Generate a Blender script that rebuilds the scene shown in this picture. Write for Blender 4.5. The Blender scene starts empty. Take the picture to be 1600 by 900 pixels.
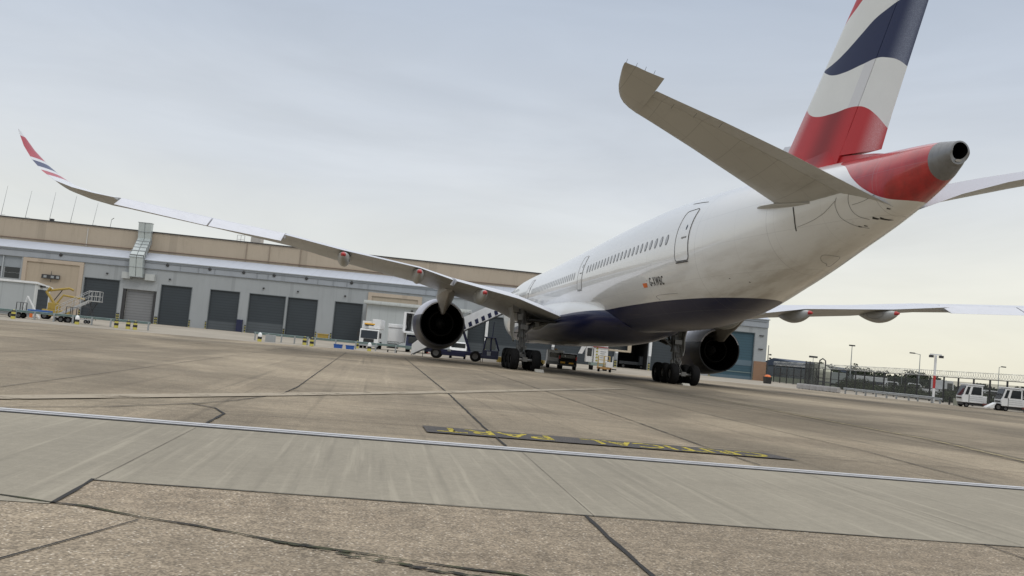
import bpy, bmesh, math, random
from mathutils import Vector, Matrix
R = math.radians
random.seed(7)
sc = bpy.context.scene
COL = sc.collection

# ------------------------------------------------------------------ camera
CP = Vector((-15.36269938, -22.14296058, 1.31769808))
yaw, pitch, roll, FPX = R(8.60468654), R(3.88711506), R(5.38107564), 1396.0647960555639
Fv = Vector((math.sin(yaw)*math.cos(pitch), math.cos(yaw)*math.cos(pitch), math.sin(pitch)))
Rt = Vector((math.cos(yaw), -math.sin(yaw), 0)); Up = Rt.cross(Fv)
rr = Rt*math.cos(roll)+Up*math.sin(roll); uu = -Rt*math.sin(roll)+Up*math.cos(roll)
cd = bpy.data.cameras.new('camera'); cam = bpy.data.objects.new('camera', cd); COL.objects.link(cam)
M = Matrix((rr, uu, -Fv)).transposed().to_4x4(); M.translation = CP
cam.matrix_world = M
cd.sensor_width = 36; cd.lens = 36*FPX/1600; cd.clip_start = .1; cd.clip_end = 5000
sc.camera = cam

# ------------------------------------------------------------------ world, sun, exposure
SUN_EL, SUN_ROT = R(48), R(150)      # rotation: compass angle of the sun from +Y towards +X
w = bpy.data.worlds.new('World'); sc.world = w; w.use_nodes = True
nt = w.node_tree; N = nt.nodes; Lk = nt.links; N.clear()
out = N.new('ShaderNodeOutputWorld')
sky = N.new('ShaderNodeTexSky'); sky.sky_type = 'NISHITA'; sky.sun_disc = False
sky.sun_elevation = SUN_EL; sky.sun_rotation = SUN_ROT
bg1 = N.new('ShaderNodeBackground'); bg1.inputs[1].default_value = .08; Lk.new(sky.outputs[0], bg1.inputs[0])
tc = N.new('ShaderNodeTexCoord')
sep = N.new('ShaderNodeSeparateXYZ'); Lk.new(tc.outputs['Generated'], sep.inputs[0])
# clouds: stretched noise that nudges the height and the brightness
mp = N.new('ShaderNodeMapping'); mp.inputs['Scale'].default_value = (1.1, 1.1, 6); Lk.new(tc.outputs['Generated'], mp.inputs[0])
nz = N.new('ShaderNodeTexNoise'); nz.inputs['Scale'].default_value = 1.3; nz.inputs['Detail'].default_value = 5; nz.inputs['Roughness'].default_value = .5
nz.inputs['Distortion'].default_value = .6
Lk.new(mp.outputs[0], nz.inputs[0])
def wmath(op, a, b, c=None):
    n = N.new('ShaderNodeMath'); n.operation = op
    for i, v in enumerate((a, b, c)):
        if v is None: continue
        if isinstance(v, (int, float)): n.inputs[i].default_value = v
        else: Lk.new(v, n.inputs[i])
    return n.outputs[0]
dz = wmath('MULTIPLY_ADD', nz.outputs[0], .10, sep.outputs[2])
dz = wmath('SUBTRACT', dz, .05)
cr = N.new('ShaderNodeValToRGB'); el = cr.color_ramp.elements
el[0].position = 0; el[0].color = (.80, .775, .66, 1)
el[1].position = 1; el[1].color = (1.55, 1.55, 1.57, 1)
for p, c in ((.045, (.86, .85, .765, 1)), (.10, (.82, .83, .80, 1)), (.19, (.70, .735, .775, 1)), (.30, (.57, .625, .705, 1)), (.42, (.49, .56, .67, 1)), (.62, (1.1, 1.12, 1.16, 1))):
    e = cr.color_ramp.elements.new(p); e.color = c
Lk.new(dz, cr.inputs[0])
nz2 = N.new('ShaderNodeTexNoise'); nz2.inputs['Scale'].default_value = 1.9; nz2.inputs['Distortion'].default_value = .8; nz2.inputs['Detail'].default_value = 6; nz2.inputs['Roughness'].default_value = .55
mp2 = N.new('ShaderNodeMapping'); mp2.inputs['Scale'].default_value = (1, 1, 4.5); mp2.inputs['Location'].default_value = (3, 1, 2); Lk.new(tc.outputs['Generated'], mp2.inputs[0]); Lk.new(mp2.outputs[0], nz2.inputs[0])
br = wmath('MULTIPLY_ADD', nz2.outputs[0], .40, .81)
# warm brightening of the cloud base low in one quarter, behind the perimeter fence
dt = N.new('ShaderNodeVectorMath'); dt.operation = 'DOT_PRODUCT'; Lk.new(tc.outputs['Generated'], dt.inputs[0]); dt.inputs[1].default_value = (math.sin(R(48)), math.cos(R(48)), 0)
wf_ = N.new('ShaderNodeMapRange'); wf_.interpolation_type = 'SMOOTHSTEP'; wf_.inputs[1].default_value = .80; wf_.inputs[2].default_value = 1.0; Lk.new(dt.outputs['Value'], wf_.inputs[0])
wl_ = N.new('ShaderNodeMapRange'); wl_.interpolation_type = 'SMOOTHSTEP'; wl_.inputs[1].default_value = .30; wl_.inputs[2].default_value = .02; Lk.new(dz, wl_.inputs[0])
wm = N.new('ShaderNodeMix'); wm.data_type = 'RGBA'; Lk.new(wmath('MULTIPLY', wmath('MULTIPLY', wf_.outputs[0], wl_.outputs[0]), .5), wm.inputs[0]); Lk.new(cr.outputs[0], wm.inputs[6]); wm.inputs[7].default_value = (.93, .89, .72, 1)
mx = N.new('ShaderNodeVectorMath'); mx.operation = 'SCALE'; Lk.new(wm.outputs[2], mx.inputs[0]); Lk.new(br, mx.inputs['Scale'])
bg2 = N.new('ShaderNodeBackground'); bg2.inputs[1].default_value = 1.0; Lk.new(mx.outputs[0], bg2.inputs[0])
ms = N.new('ShaderNodeMixShader'); ms.inputs[0].default_value = .9
Lk.new(bg1.outputs[0], ms.inputs[1]); Lk.new(bg2.outputs[0], ms.inputs[2]); Lk.new(ms.outputs[0], out.inputs[0])

sl = bpy.data.lights.new('sun', 'SUN'); sl.energy = .7; sl.angle = R(16); sl.color = (1, .95, .86)
so = bpy.data.objects.new('sun', sl); COL.objects.link(so)
sd = Vector((math.sin(SUN_ROT)*math.cos(SUN_EL), math.cos(SUN_ROT)*math.cos(SUN_EL), math.sin(SUN_EL)))
so.rotation_euler = sd.to_track_quat('Z', 'Y').to_euler(); so.location = (0, 0, 60)
sc.view_settings.view_transform = 'Standard'; sc.view_settings.look = 'None'; sc.view_settings.gamma = 1
sc.view_settings.use_curve_mapping = False; sc.view_settings.exposure = 0

# ------------------------------------------------------------------ materials
class NT:
    def __init__(s, name):
        s.m = bpy.data.materials.new(name); s.m.use_nodes = True; s.t = s.m.node_tree; s.t.nodes.clear()
        s.o = s.n('ShaderNodeOutputMaterial'); s.p = s.n('ShaderNodeBsdfPrincipled'); s.l(s.p.outputs[0], s.o.inputs[0])
        s.tc = s.n('ShaderNodeTexCoord')
    def n(s, k): return s.t.nodes.new(k)
    def l(s, a, b): s.t.links.new(a, b)
    def math(s, op, a, b=None, c=None, clamp=False):
        n = s.n('ShaderNodeMath'); n.operation = op; n.use_clamp = clamp
        for i, v in enumerate((a, b, c)):
            if v is None: continue
            if isinstance(v, (int, float)): n.inputs[i].default_value = v
            else: s.l(v, n.inputs[i])
        return n.outputs[0]
    def map(s, scale=(1, 1, 1), loc=(0, 0, 0), rot=(0, 0, 0), src='Object'):
        n = s.n('ShaderNodeMapping'); n.inputs['Scale'].default_value = scale; n.inputs['Location'].default_value = loc; n.inputs['Rotation'].default_value = rot
        s.l(s.tc.outputs[src], n.inputs[0]); return n.outputs[0]
    def noise(s, vec, scale, detail=4, rough=.55, dist=0):
        n = s.n('ShaderNodeTexNoise'); n.inputs['Scale'].default_value = scale; n.inputs['Detail'].default_value = detail
        n.inputs['Roughness'].default_value = rough; n.inputs['Distortion'].default_value = dist
        s.l(vec, n.inputs['Vector']); return n.outputs[0]
    def ramp(s, f, a, b, lo=0, hi=1):
        n = s.n('ShaderNodeMapRange'); n.inputs[1].default_value = a; n.inputs[2].default_value = b; n.inputs[3].default_value = lo; n.inputs[4].default_value = hi
        n.interpolation_type = 'SMOOTHSTEP'; s.l(f, n.inputs[0]); return n.outputs[0]
    def mix(s, f, a, b, mode='MIX'):
        n = s.n('ShaderNodeMix'); n.data_type = 'RGBA'; n.blend_type = mode
        for i, v in ((0, f), (6, a), (7, b)):
            if isinstance(v, (int, float)): n.inputs[i].default_value = v
            elif isinstance(v, tuple): n.inputs[i].default_value = (*v[:3], 1)
            else: s.l(v, n.inputs[i])
        return n.outputs[2]
    def scale(s, col, f):
        n = s.n('ShaderNodeVectorMath'); n.operation = 'SCALE'
        if isinstance(col, tuple): n.inputs[0].default_value = col
        else: s.l(col, n.inputs[0])
        if isinstance(f, (int, float)): n.inputs['Scale'].default_value = f
        else: s.l(f, n.inputs['Scale'])
        return n.outputs[0]
    def curve(s, x, pts):       # x in 0..1, y in 0..1
        n = s.n('ShaderNodeFloatCurve'); c = n.mapping.curves[0]; n.mapping.use_clip = False
        while len(c.points) > 2: c.points.remove(c.points[1])
        c.points[0].location = pts[0]; c.points[1].location = pts[-1]
        for p in pts[1:-1]: c.points.new(*p)
        n.mapping.update(); s.l(x, n.inputs['Value']); return n.outputs[0]
    def bump(s, h, strength=.3, dist=.01):
        n = s.n('ShaderNodeBump'); n.inputs['Strength'].default_value = strength; n.inputs['Distance'].default_value = dist
        s.l(h, n.inputs['Height']); s.l(n.outputs[0], s.p.inputs['Normal'])
    def set(s, col=None, rough=None, metal=None, coat=None, spec=None):
        for k, v in (('Base Color', col), ('Roughness', rough), ('Metallic', metal), ('Coat Weight', coat), ('Specular IOR Level', spec)):
            if v is None: continue
            if isinstance(v, tuple): s.p.inputs[k].default_value = (*v[:3], 1)
            elif isinstance(v, (int, float)): s.p.inputs[k].default_value = v
            else: s.l(v, s.p.inputs[k])
        return s
_mats = {}
def mat(name, col, rough=.5, metal=0, var=.12, scale=1.5, dirt=.0, coat=0, dirtcol=(.09, .075, .06), spec=.5):
    if name in _mats: return _mats[name]
    k = NT(name)
    v = k.map()
    a = k.noise(v, scale, 5, .6)
    c = k.scale(col, k.math('MULTIPLY_ADD', a, 2*var, 1-var))
    if dirt:
        b = k.noise(k.map(scale=(1, 1, .35)), scale*2.3, 6, .65)
        c = k.mix(k.math('MULTIPLY', k.ramp(b, .45, .75), dirt), c, dirtcol)
    k.set(c, k.math('MULTIPLY_ADD', a, .2, rough-.1), metal, coat, spec)
    _mats[name] = k.m; return k.m

# ------------------------------------------------------------------ geometry helpers
class MB:
    def __init__(s): s.b = bmesh.new(); s.ms = []; s.cur = 0
    def mat(s, m):
        if m not in s.ms: s.ms.append(m)
        s.cur = s.ms.index(m); return s
    def _f(s, vs):
        try: f = s.b.faces.new(vs); f.material_index = s.cur; return f
        except ValueError: return None
    def box(s, lo, hi, rot=None, piv=(0, 0, 0)):
        x0, y0, z0 = lo; x1, y1, z1 = hi
        P = [(x0, y0, z0), (x1, y0, z0), (x1, y1, z0), (x0, y1, z0), (x0, y0, z1), (x1, y0, z1), (x1, y1, z1), (x0, y1, z1)]
        if rot is not None: P = [rot @ (Vector(p)-Vector(piv))+Vector(piv) for p in P]
        v = [s.b.verts.new(p) for p in P]
        for f in ((3, 2, 1, 0), (4, 5, 6, 7), (0, 1, 5, 4), (1, 2, 6, 5), (2, 3, 7, 6), (3, 0, 4, 7)): s._f([v[i] for i in f])
        return s
    def cb(s, c, d): return s.box([c[i]-d[i]/2 for i in range(3)], [c[i]+d[i]/2 for i in range(3)])
    def quad(s, *P): s._f([s.b.verts.new(p) for p in P]); return s
    def loft(s, rings, cap=True, closed=True):
        V = [[s.b.verts.new(p) for p in r] for r in rings]; n = len(V[0])
        for a, b in zip(V, V[1:]):
            for i in range(n if closed else n-1): s._f([a[i], a[(i+1) % n], b[(i+1) % n], b[i]])
        if cap: s._f(V[0][::-1]); s._f(V[-1])
        return s
    def cyl(s, p0, p1, r0, r1=None, n=12, cap=True):
        r1 = r0 if r1 is None else r1; p0 = Vector(p0); p1 = Vector(p1); d = (p1-p0).normalized()
        a = d.orthogonal().normalized(); b = d.cross(a)
        return s.loft([[p+a*(r*math.cos(2*math.pi*i/n))+b*(r*math.sin(2*math.pi*i/n)) for i in range(n)] for p, r in ((p0, r0), (p1, r1))], cap)
    def lathe(s, prof, o=(0, 0, 0), axis='Y', n=32, cap=False):
        rings = []
        for t, r in prof:
            q = []
            for i in range(n):
                a = 2*math.pi*i/n; c, d = r*math.cos(a), r*math.sin(a)
                q.append({'Y': (o[0]+c, o[1]+t, o[2]+d), 'X': (o[0]+t, o[1]+c, o[2]+d), 'Z': (o[0]+c, o[1]+d, o[2]+t)}[axis])
            rings.append(q)
        return s.loft(rings, cap)
    def tube(s, path, r, n=6, closed=False):
        path = [Vector(p) for p in path]; rings = []; m = len(path)
        ref = None
        for i, p in enumerate(path):
            if closed: d = path[(i+1) % m]-path[i-1]
            else: d = path[min(i+1, m-1)]-path[max(i-1, 0)]
            d.normalize()
            if ref is None: ref = d.orthogonal().normalized()
            ref = (ref-d*ref.dot(d))
            ref = ref.normalized() if ref.length > 1e-4 else d.orthogonal().normalized()
            b = d.cross(ref)
            rings.append([p+ref*(r*math.cos(2*math.pi*k/n))+b*(r*math.sin(2*math.pi*k/n)) for k in range(n)])
        if closed: rings.append(rings[0])
        return s.loft(rings, not closed)
    def prism(s, poly, axis, a, b):     # poly 2-D in the two other axes, extruded along axis from a to b
        def P(u, v, t): return {'X': (t, u, v), 'Y': (u, t, v), 'Z': (u, v, t)}[axis]
        return s.loft([[P(u, v, t) for u, v in poly] for t in (a, b)])
    def build(s, name, m=None, parent=None, smooth=False, world=False, bevel=0, kind=None, label=None):
        bmesh.ops.remove_doubles(s.b, verts=s.b.verts, dist=1e-5)
        bmesh.ops.recalc_face_normals(s.b, faces=s.b.faces)
        me = bpy.data.meshes.new(name); s.b.to_mesh(me); s.b.free()
        if m is not None: s.ms = [m]
        for q in s.ms: me.materials.append(q)
        o = bpy.data.objects.new(name, me); COL.objects.link(o)
        if smooth:
            for p in me.polygons: p.use_smooth = True
            mo = o.modifiers.new('es', 'EDGE_SPLIT'); mo.split_angle = R(smooth if smooth > 1 else 35)
        if bevel:
            mo = o.modifiers.new('bv', 'BEVEL'); mo.width = bevel; mo.segments = 2; mo.limit_method = 'ANGLE'; mo.angle_limit = R(40)
        if parent is not None:
            o.parent = parent
            if world: o.matrix_parent_inverse = WM[parent.name].inverted() if parent.name in WM else Matrix()
            if world: WM[o.name] = Matrix()
        if kind: o['kind'] = kind
        if label: o['label'] = label
        return o
WM = {}
def thing(name, label, cat, loc=(0, 0, 0), rz=0, group=None):
    o = bpy.data.objects.new(name, None); COL.objects.link(o); o.empty_display_size = .3
    o.location = loc; o.rotation_euler = (0, 0, rz); o['label'] = label; o['category'] = cat
    WM[o.name] = Matrix.Translation(loc) @ Matrix.Rotation(rz, 4, 'Z')
    if group: o['group'] = group
    return o
def tag(o, label, cat, group=None, kind=None):
    o['label'] = label; o['category'] = cat
    if group: o['group'] = group
    if kind: o['kind'] = kind
    return o
def copy_tree(o, parent=None):
    c = o.copy(); COL.objects.link(c); c.parent = parent
    for ch in [x for x in COL.objects if x.parent == o]: copy_tree(ch, c)
    return c
def again(o, loc, rz, label):
    c = copy_tree(o); c.location = loc; c.rotation_euler = (0, 0, rz); c['label'] = label; return c
def text_mesh(body, size, name, m, parent, place, world=True, sub=0, offset=0.0, gap=1.0):
    cu = bpy.data.curves.new('t', 'FONT'); cu.body = body; cu.space_character = gap; cu.size = size; cu.offset = offset; cu.resolution_u = 3
    to = bpy.data.objects.new('t', cu); COL.objects.link(to)
    bpy.context.view_layer.update()
    me = bpy.data.meshes.new_from_object(to); bpy.data.objects.remove(to); bpy.data.curves.remove(cu)
    b = bmesh.new(); b.from_mesh(me); bpy.data.meshes.remove(me)
    if sub:
        bmesh.ops.triangulate(b, faces=b.faces); bmesh.ops.subdivide_edges(b, edges=b.edges, cuts=sub, use_grid_fill=True)
    for v in b.verts: v.co = Vector(place(v.co.x, v.co.y))
    mb = MB(); mb.b.free(); mb.b = b
    return mb.build(name, m, parent, world=world)

# common materials
WHITE = mat('white_paint', (.76, .77, .77), .4, dirt=.12, var=.04)
GREYP = mat('grey_paint', (.36, .38, .39), .5, dirt=.15)
NAVY = mat('navy_paint', (.012, .016, .055), .35, var=.2)
BLACK = mat('black_rubber', (.008, .008, .009), .75, var=.3)
DARK = mat('dark_metal', (.05, .05, .052), .5, metal=.3, var=.3)
STEEL = mat('steel', (.42, .42, .41), .4, metal=.6, var=.15, dirt=.3)
GALV = mat('galvanised', (.34, .36, .37), .45, metal=.4, var=.15, dirt=.25)
GLASS = mat('dark_glass', (.02, .025, .03), .08, var=.1)
YELL = mat('yellow_paint', (.36, .25, .045), .5, dirt=.35)
YELB = mat('bright_yellow', (.52, .46, .09), .5, dirt=.1)
BLKP = mat('black_paint', (.02, .02, .02), .45)
REDP = mat('red_paint', (.45, .03, .03), .45)
ORANGE = mat('orange_plastic', (.7, .16, .03), .5)
AMBER = mat('amber_lens', (.75, .4, .03), .3)
GREEN = mat('green_grey_rail', (.13, .19, .185), .55, dirt=.3)
RED_L = mat('tail_lamp_red', (.4, .02, .02), .25)

# ================================================================== GROUND
def ground_mat(name, base, agg, tint=(.28, .2, .14), slab=.1, streak=.0, stain=.5, joints=True):
    k = NT(name); v = k.map()
    big = k.noise(v, .05, 5, .6, .5); mid = k.noise(v, .5, 6, .65, .3); fine = k.noise(v, 9, 5, .7)
    c = k.scale(base, k.math('MULTIPLY_ADD', big, .5, .75))
    c = k.mix(k.ramp(mid, .35, .75, 0, .45), c, tint)
    c = k.scale(c, k.math('MULTIPLY_ADD', fine, .4, .8))
    if joints:
        # slab to slab tone, 3.85 m bays
        sp = k.n('ShaderNodeSeparateXYZ'); k.l(v, sp.inputs[0])
        fx = k.math('FLOOR', k.math('DIVIDE', k.math('ADD', sp.outputs[0], 17.35), 3.82)); fy = k.math('FLOOR', k.math('DIVIDE', k.math('ADD', sp.outputs[1], 10.2), 6.1))
        cb = k.n('ShaderNodeCombineXYZ'); k.l(fx, cb.inputs[0]); k.l(fy, cb.inputs[1])
        wn = k.n('ShaderNodeTexWhiteNoise'); wn.noise_dimensions = '2D'; k.l(cb.outputs[0], wn.inputs[0])
        c = k.scale(c, k.math('MULTIPLY_ADD', wn.outputs[0], slab*2, 1-slab))
    if agg:
        vo = k.n('ShaderNodeTexVoronoi'); vo.inputs['Scale'].default_value = 44; k.l(v, vo.inputs['Vector'])
        rn = k.n('ShaderNodeTexWhiteNoise'); k.l(vo.outputs['Color'], rn.inputs[0])
        st = k.math('MULTIPLY', k.ramp(vo.outputs['Distance'], .42, .2), k.ramp(rn.outputs[0], .62, .9))
        c = k.mix(k.math('MULTIPLY', st, agg), c, (.55, .49, .40))
        vo2 = k.n('ShaderNodeTexVoronoi'); vo2.inputs['Scale'].default_value = 68; k.l(v, vo2.inputs['Vector'])
        rn2 = k.n('ShaderNodeTexWhiteNoise'); k.l(vo2.outputs['Color'], rn2.inputs[0])
        c = k.scale(c, k.ramp(rn2.outputs[0], 0, 1, 1-agg*.36, 1+agg*.28))
        ft = k.noise(v, 5, 7, .75)
        c = k.scale(c, k.ramp(ft, .3, .7, 1-.22*agg, 1+.2*agg))
    # worn lighter areas, brushed streaks and tyre marks in both travel directions
    wp = k.noise(k.map(scale=(.55, .3, 1), loc=(9, 4, 0)), .22, 7, .62, .8)
    c = k.scale(c, k.ramp(wp, .36, .64, 1-.34*stain, 1+.26*stain))
    if stain > .4:
        for sc2, rot_, lo_, hi_, mul in (((2.6, .05, 1), 4, .56, .72, 1.28), ((3.4, .045, 1), -3, .56, .74, .66), ((.05, 2.2, 1), 6, .55, .72, 1.22), ((.06, 2.9, 1), -5, .56, .75, .64), ((1.2, .09, 1), 28, .60, .75, .72)):
            sN = k.noise(k.map(scale=sc2, rot=(0, 0, R(rot_)), loc=(rot_, 3, 0)), .9, 5, .62, .15)
            c = k.scale(c, k.ramp(sN, lo_, hi_, 1, 1+(mul-1)*stain))
        sp_ = k.noise(v, 1.4, 6, .7); c = k.mix(k.ramp(sp_, .66, .74, 0, .55), c, tuple(x*.35 for x in base))
    # dark oil stains and long tyre streaks
    s1 = k.noise(k.map(scale=(1, .35, 1)), .7, 6, .7, .4)
    c = k.mix(k.ramp(s1, .62, .78, 0, stain), c, tuple(x*.42 for x in base))
    s2 = k.noise(k.map(scale=(.28, 2.2, 1), rot=(0, 0, R(8))), .5, 5, .6, .2)
    c = k.mix(k.ramp(s2, .5, .72, 0, stain*.6), c, tuple(x*.62 for x in base))
    if streak:
        s3 = k.noise(k.map(scale=(7, .22, 1), rot=(0, 0, R(-6))), 1, 4, .6)
        c = k.mix(k.ramp(s3, .5, .75, 0, streak), c, tuple(x*.62 for x in base))
        s4 = k.noise(k.map(scale=(7, .22, 1), rot=(0, 0, R(-3)), loc=(5, 2, 0)), 1.3, 4, .6)
        c = k.mix(k.ramp(s4, .5, .75, 0, streak), c, tuple(min(1, x*1.35) for x in base))
    k.set(c, .88, spec=.3)
    k.bump(fine, .25, .01)
    return k.m
APRON = ground_mat('apron_concrete', (.285, .238, .170), .55, tint=(.210, .166, .114), slab=.09, stain=.85)
AGG = ground_mat('exposed_aggregate', (.290, .238, .172), 1.0, tint=(.245, .192, .135), slab=.06, stain=.6)
SMOOTH = ground_mat('smooth_concrete', (.300, .272, .214), .12, tint=(.26, .234, .182), slab=.02, streak=.55, stain=.3)
PALE = ground_mat('pale_concrete', (.335, .30, .245), .1, tint=(.28, .245, .19), slab=.06, stain=.3)
GRASSM = mat('rough_ground', (.075, .085, .045), .95, var=.35, scale=.3)

def sheet(name, poly, z, m, kind='structure', nm=None):
    mb = MB(); mb._f([mb.b.verts.new((x, y, z)) for x, y in poly]); o = mb.build(name, m); o['kind'] = kind; return o
sheet('ground', [(-2500, -500), (2500, -500), (2500, 3500), (-2500, 3500)], -.03, GRASSM)
sheet('apron', [(-400, -120), (62, -120), (58, 40), (50, 66), (52, 120), (110, 320), (-400, 320)], 0, APRON)
# pale concrete service road beyond the aircraft, along the hangar
PR = [(-120, 22), (-60, 37.5), (-40.6, 44.2), (-35.8, 46.2), (-24.6, 49.5), (-16.3, 53.7), (-6, 55.5), (7.9, 56), (22, 67), (31.5, 61.5), (36, 50.5), (41.5, 38), (50, 20), (58, 18), (56, 66), (52, 112), (60, 200), (-120, 200)]
sheet('service_road', PR, .004, PALE)
sheet('concrete_strip', [(-60, -15.72), (-17.36, -15.72), (-17.36, -14.74), (-8.9, -15.0), (40, -15.6), (40, -10.44), (-60, -10.44)], .008, SMOOTH)
sheet('foreground_paving', [(-60, -60), (60, -60), (60, -15.84), (-8.9, -15.0), (-17.36, -14.74), (-17.36, -15.72), (-60, -15.72)], .004, AGG)

TAR = mat('joint_tar', (.022, .021, .02), .9, var=.4, scale=8)
MOSS = NT('mossy_joint'); _a = MOSS.noise(MOSS.map(), 5, 5, .6)
MOSS.set(MOSS.mix(MOSS.ramp(_a, .4, .62), (.022, .02, .018), (.045, .05, .018)), .95); MOSS = MOSS.m
FAINT = mat('faint_joint', (.15, .13, .105), .9, var=.4, scale=6)
J = {
'moss':(0.026,[(-30,-13.2),(-22,-15.3),(-17.73, -15.54), (-17.54, -15.61), (-17.36, -15.69), (-17.13, -15.74), (-16.71, -15.97), (-16.36, -16.12), (-16.02, -16.3), (-15.77, -16.45), (-15.54, -16.52), (-15.3, -16.59), (-15.0, -16.71), (-14.63, -16.84), (-14.41, -16.9), (-14.2, -16.99),(-13,-17.6)]),
'b':(0.03,[(-17.34, -15.7), (-17.37, -14.7)]),
'c':(0.014,[(-17.37, -14.74), (-17.1, -14.76), (-16.28, -14.77), (-15.43, -14.79), (-14.08, -14.83), (-13.5, -14.85), (-12.93, -14.86), (-12.31, -14.89), (-11.59, -14.92), (-10.87, -14.95), (-10.22, -14.97), (-9.52, -14.98), (-8.89, -15.0),(30,-15.5)]),
'd':(0.015,[(-17.18, -17.42), (-17.11, -17.15), (-16.96, -16.76), (-16.71, -16.05)]),
'e':(0.034,[(-13.47, -14.86), (-13.49, -15.64), (-13.51, -16.72), (-13.53, -17.07),(-13.5,-22)]),
'f':(0.018,[(-9.92, -14.98), (-9.94, -15.49), (-9.9, -17)]),
'g2':(0.04,[(-18.0, -7.57), (-17.59, -7.96), (-17.33, -8.73), (-17.33, -10.15)]),
'h':(0.03,[(-40,-14),(-20.0, -10.3), (-19.8, -10.14), (-18.8, -8.98), (-17.93, -7.43), (-17.51, -6.24), (-16.99, -3.86), (-16.89, -1.25), (-16.91, 7.99), (-16.94, 22.23),(-16.95,40)]),
'i':(0.04,[(-12.95, 40), (-13.0, 33.13), (-13.1, 18.97), (-13.23, 1.35), (-13.39, -6.89), (-13.42, -10.1)]),
'j':(0.03,[(-9.0, 30), (-9.3, 11.84), (-9.58, -3.75), (-9.75, -8.18), (-9.75, -10.05)]),
'k':(0.03,[(-5.8, 20), (-5.87, -3.59), (-5.83, -6.1), (-6.1, -8.49), (-6.18, -10.1)]),
'm':(0.018,[(-8.47, -8.4), (-7.11, -8.27), (-5.59, -8.09), (20, -6.5)]),
'o':(0.018,[(-17.33, -8.73), (-15.99, -8.45), (-14.45, -8.27)]),
'p':(0.03,[(-2.2,-10.0),(-1.9,10),(-1.8,30)]),
}
def ribbon(path, wd, z, seg=.25, jit=.35):
    mb = MB(); pts = []
    for (x0, y0), (x1, y1) in zip(path, path[1:]):
        L = math.hypot(x1-x0, y1-y0); n = max(1, int(L/max(seg, L/60)))
        for i in range(n): pts.append((x0+(x1-x0)*i/n, y0+(y1-y0)*i/n))
    pts.append(path[-1]); V = []
    for i, (x, y) in enumerate(pts):
        a = pts[max(i-1, 0)]; b = pts[min(i+1, len(pts)-1)]; dx, dy = b[0]-a[0], b[1]-a[1]; L = math.hypot(dx, dy) or 1
        nx, ny = -dy/L, dx/L; wl = wd/2*(1+jit*random.uniform(-1, 1)); wr = wd/2*(1+jit*random.uniform(-1, 1)); o = wd*.3*random.uniform(-1, 1)*jit
        V.append((mb.b.verts.new((x+nx*(wl+o), y+ny*(wl+o), z)), mb.b.verts.new((x-nx*(wr-o), y-ny*(wr-o), z))))
    for a, b in zip(V, V[1:]): mb._f([a[0], a[1], b[1], b[0]])
    return mb
for kk, (wd, path) in J.items():
    o = ribbon(path, wd, .0125, jit=.9 if kk == 'moss' else .45).build('ground_joint', MOSS if kk == 'moss' else TAR); o['kind'] = 'structure'
o = ribbon([(-17.36, -14.7), (-17.34, -10.75)], .007, .0125).build('ground_joint', FAINT); o['kind'] = 'structure'
for x0 in (-13.3, -9.4, -5.5): o = ribbon([(x0-.1, -14.9), (x0, -10.7)], .006, .0125).build('ground_joint', FAINT); o['kind'] = 'structure'
# tar and weeds spilt along the mossy joint
mb = MB(); random.seed(3)
for t in range(46):
    x = random.gauss(-15.2, .45); y = -15.74+(x+17.13)*-.50+random.gauss(-.03, .03)
    r = random.uniform(.008, .032); n = 7
    mb._f([mb.b.verts.new((x+r*1.9*math.cos(a)*random.uniform(.6, 1.2), y+r*.7*math.sin(a)*random.uniform(.6, 1.2)-.5*r*math.cos(a), .0135+t*1e-5)) for a in [2*math.pi*i/n for i in range(n)]])
o = mb.build('tar_patch', MOSS); o['kind'] = 'structure'
# cross joints of the apron and long seams further out
for y in (-2.2, 3.9, 10, 16.1, 22.2, 28.3, 36, 44):
    o = ribbon([(-60, y-1.5), (50, y+1.5)], .022, .0125, 1).build('ground_joint', FAINT); o['kind'] = 'structure'
for x in (-48, -44, -40, -36.3, -32.5, -28.6, -24.8, -20.9, 1.9, 5.7, 9.6, 13.4, 17.3, 21.2, 25, 29):
    o = ribbon([(x, -9.9), (x+.3, 45)], .022, .0125, 1).build('ground_joint', FAINT); o['kind'] = 'structure'
# worn paint bands
def worn(name, col, cover=.5, sc_=3.5):
    k = NT(name); n = k.noise(k.map(), sc_, 7, .75)
    k.set(col, .85, spec=.3); tr = k.n('ShaderNodeBsdfTransparent'); mx = k.n('ShaderNodeMixShader')
    k.l(k.ramp(n, .5-.5*cover+.1, .62+.25*(1-cover)-.1), mx.inputs[0]); k.l(k.p.outputs[0], mx.inputs[1]); k.l(tr.outputs[0], mx.inputs[2]); k.l(mx.outputs[0], k.o.inputs[0]); return k.m
OLDW = worn('worn_pale_paint', (.36, .31, .235), .2, 1.4)
OLDW2 = worn('very_worn_paint', (.31, .265, .20), .12, 1.2)
OLDY = worn('worn_yellow_line', (.40, .34, .2), .4, 2.5)
def band(path, wd, m, z=.0165, name='old_paint_line'):
    o = ribbon(path, wd, z, 1, .05).build(name, m); o['kind'] = 'structure'; return o
band([(-26, -12.5), (-20.25, -8.97), (-16.98, -4.04), (-13.9, .7), (-10.82, 5.83), (-4, 17)], .5, OLDW)
band([(-5.2, 40), (-1.5, 24), (-.9, 12), (-1.05, 3.6), (-1.0, -.9), (-1.84, -5.4), (-3.2, -9.8)], .16, OLDY)
band([(-5.0, 40), (-1.3, 24), (-.65, 12), (-.8, 3.6), (-.75, -.9), (-1.59, -5.4), (-2.9, -9.8)], .05, TAR)
band([(-5.4, 40), (-1.7, 24), (-1.15, 12), (-1.3, 3.6), (-1.25, -.9), (-2.09, -5.4), (-3.5, -9.8)], .04, TAR)
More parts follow.
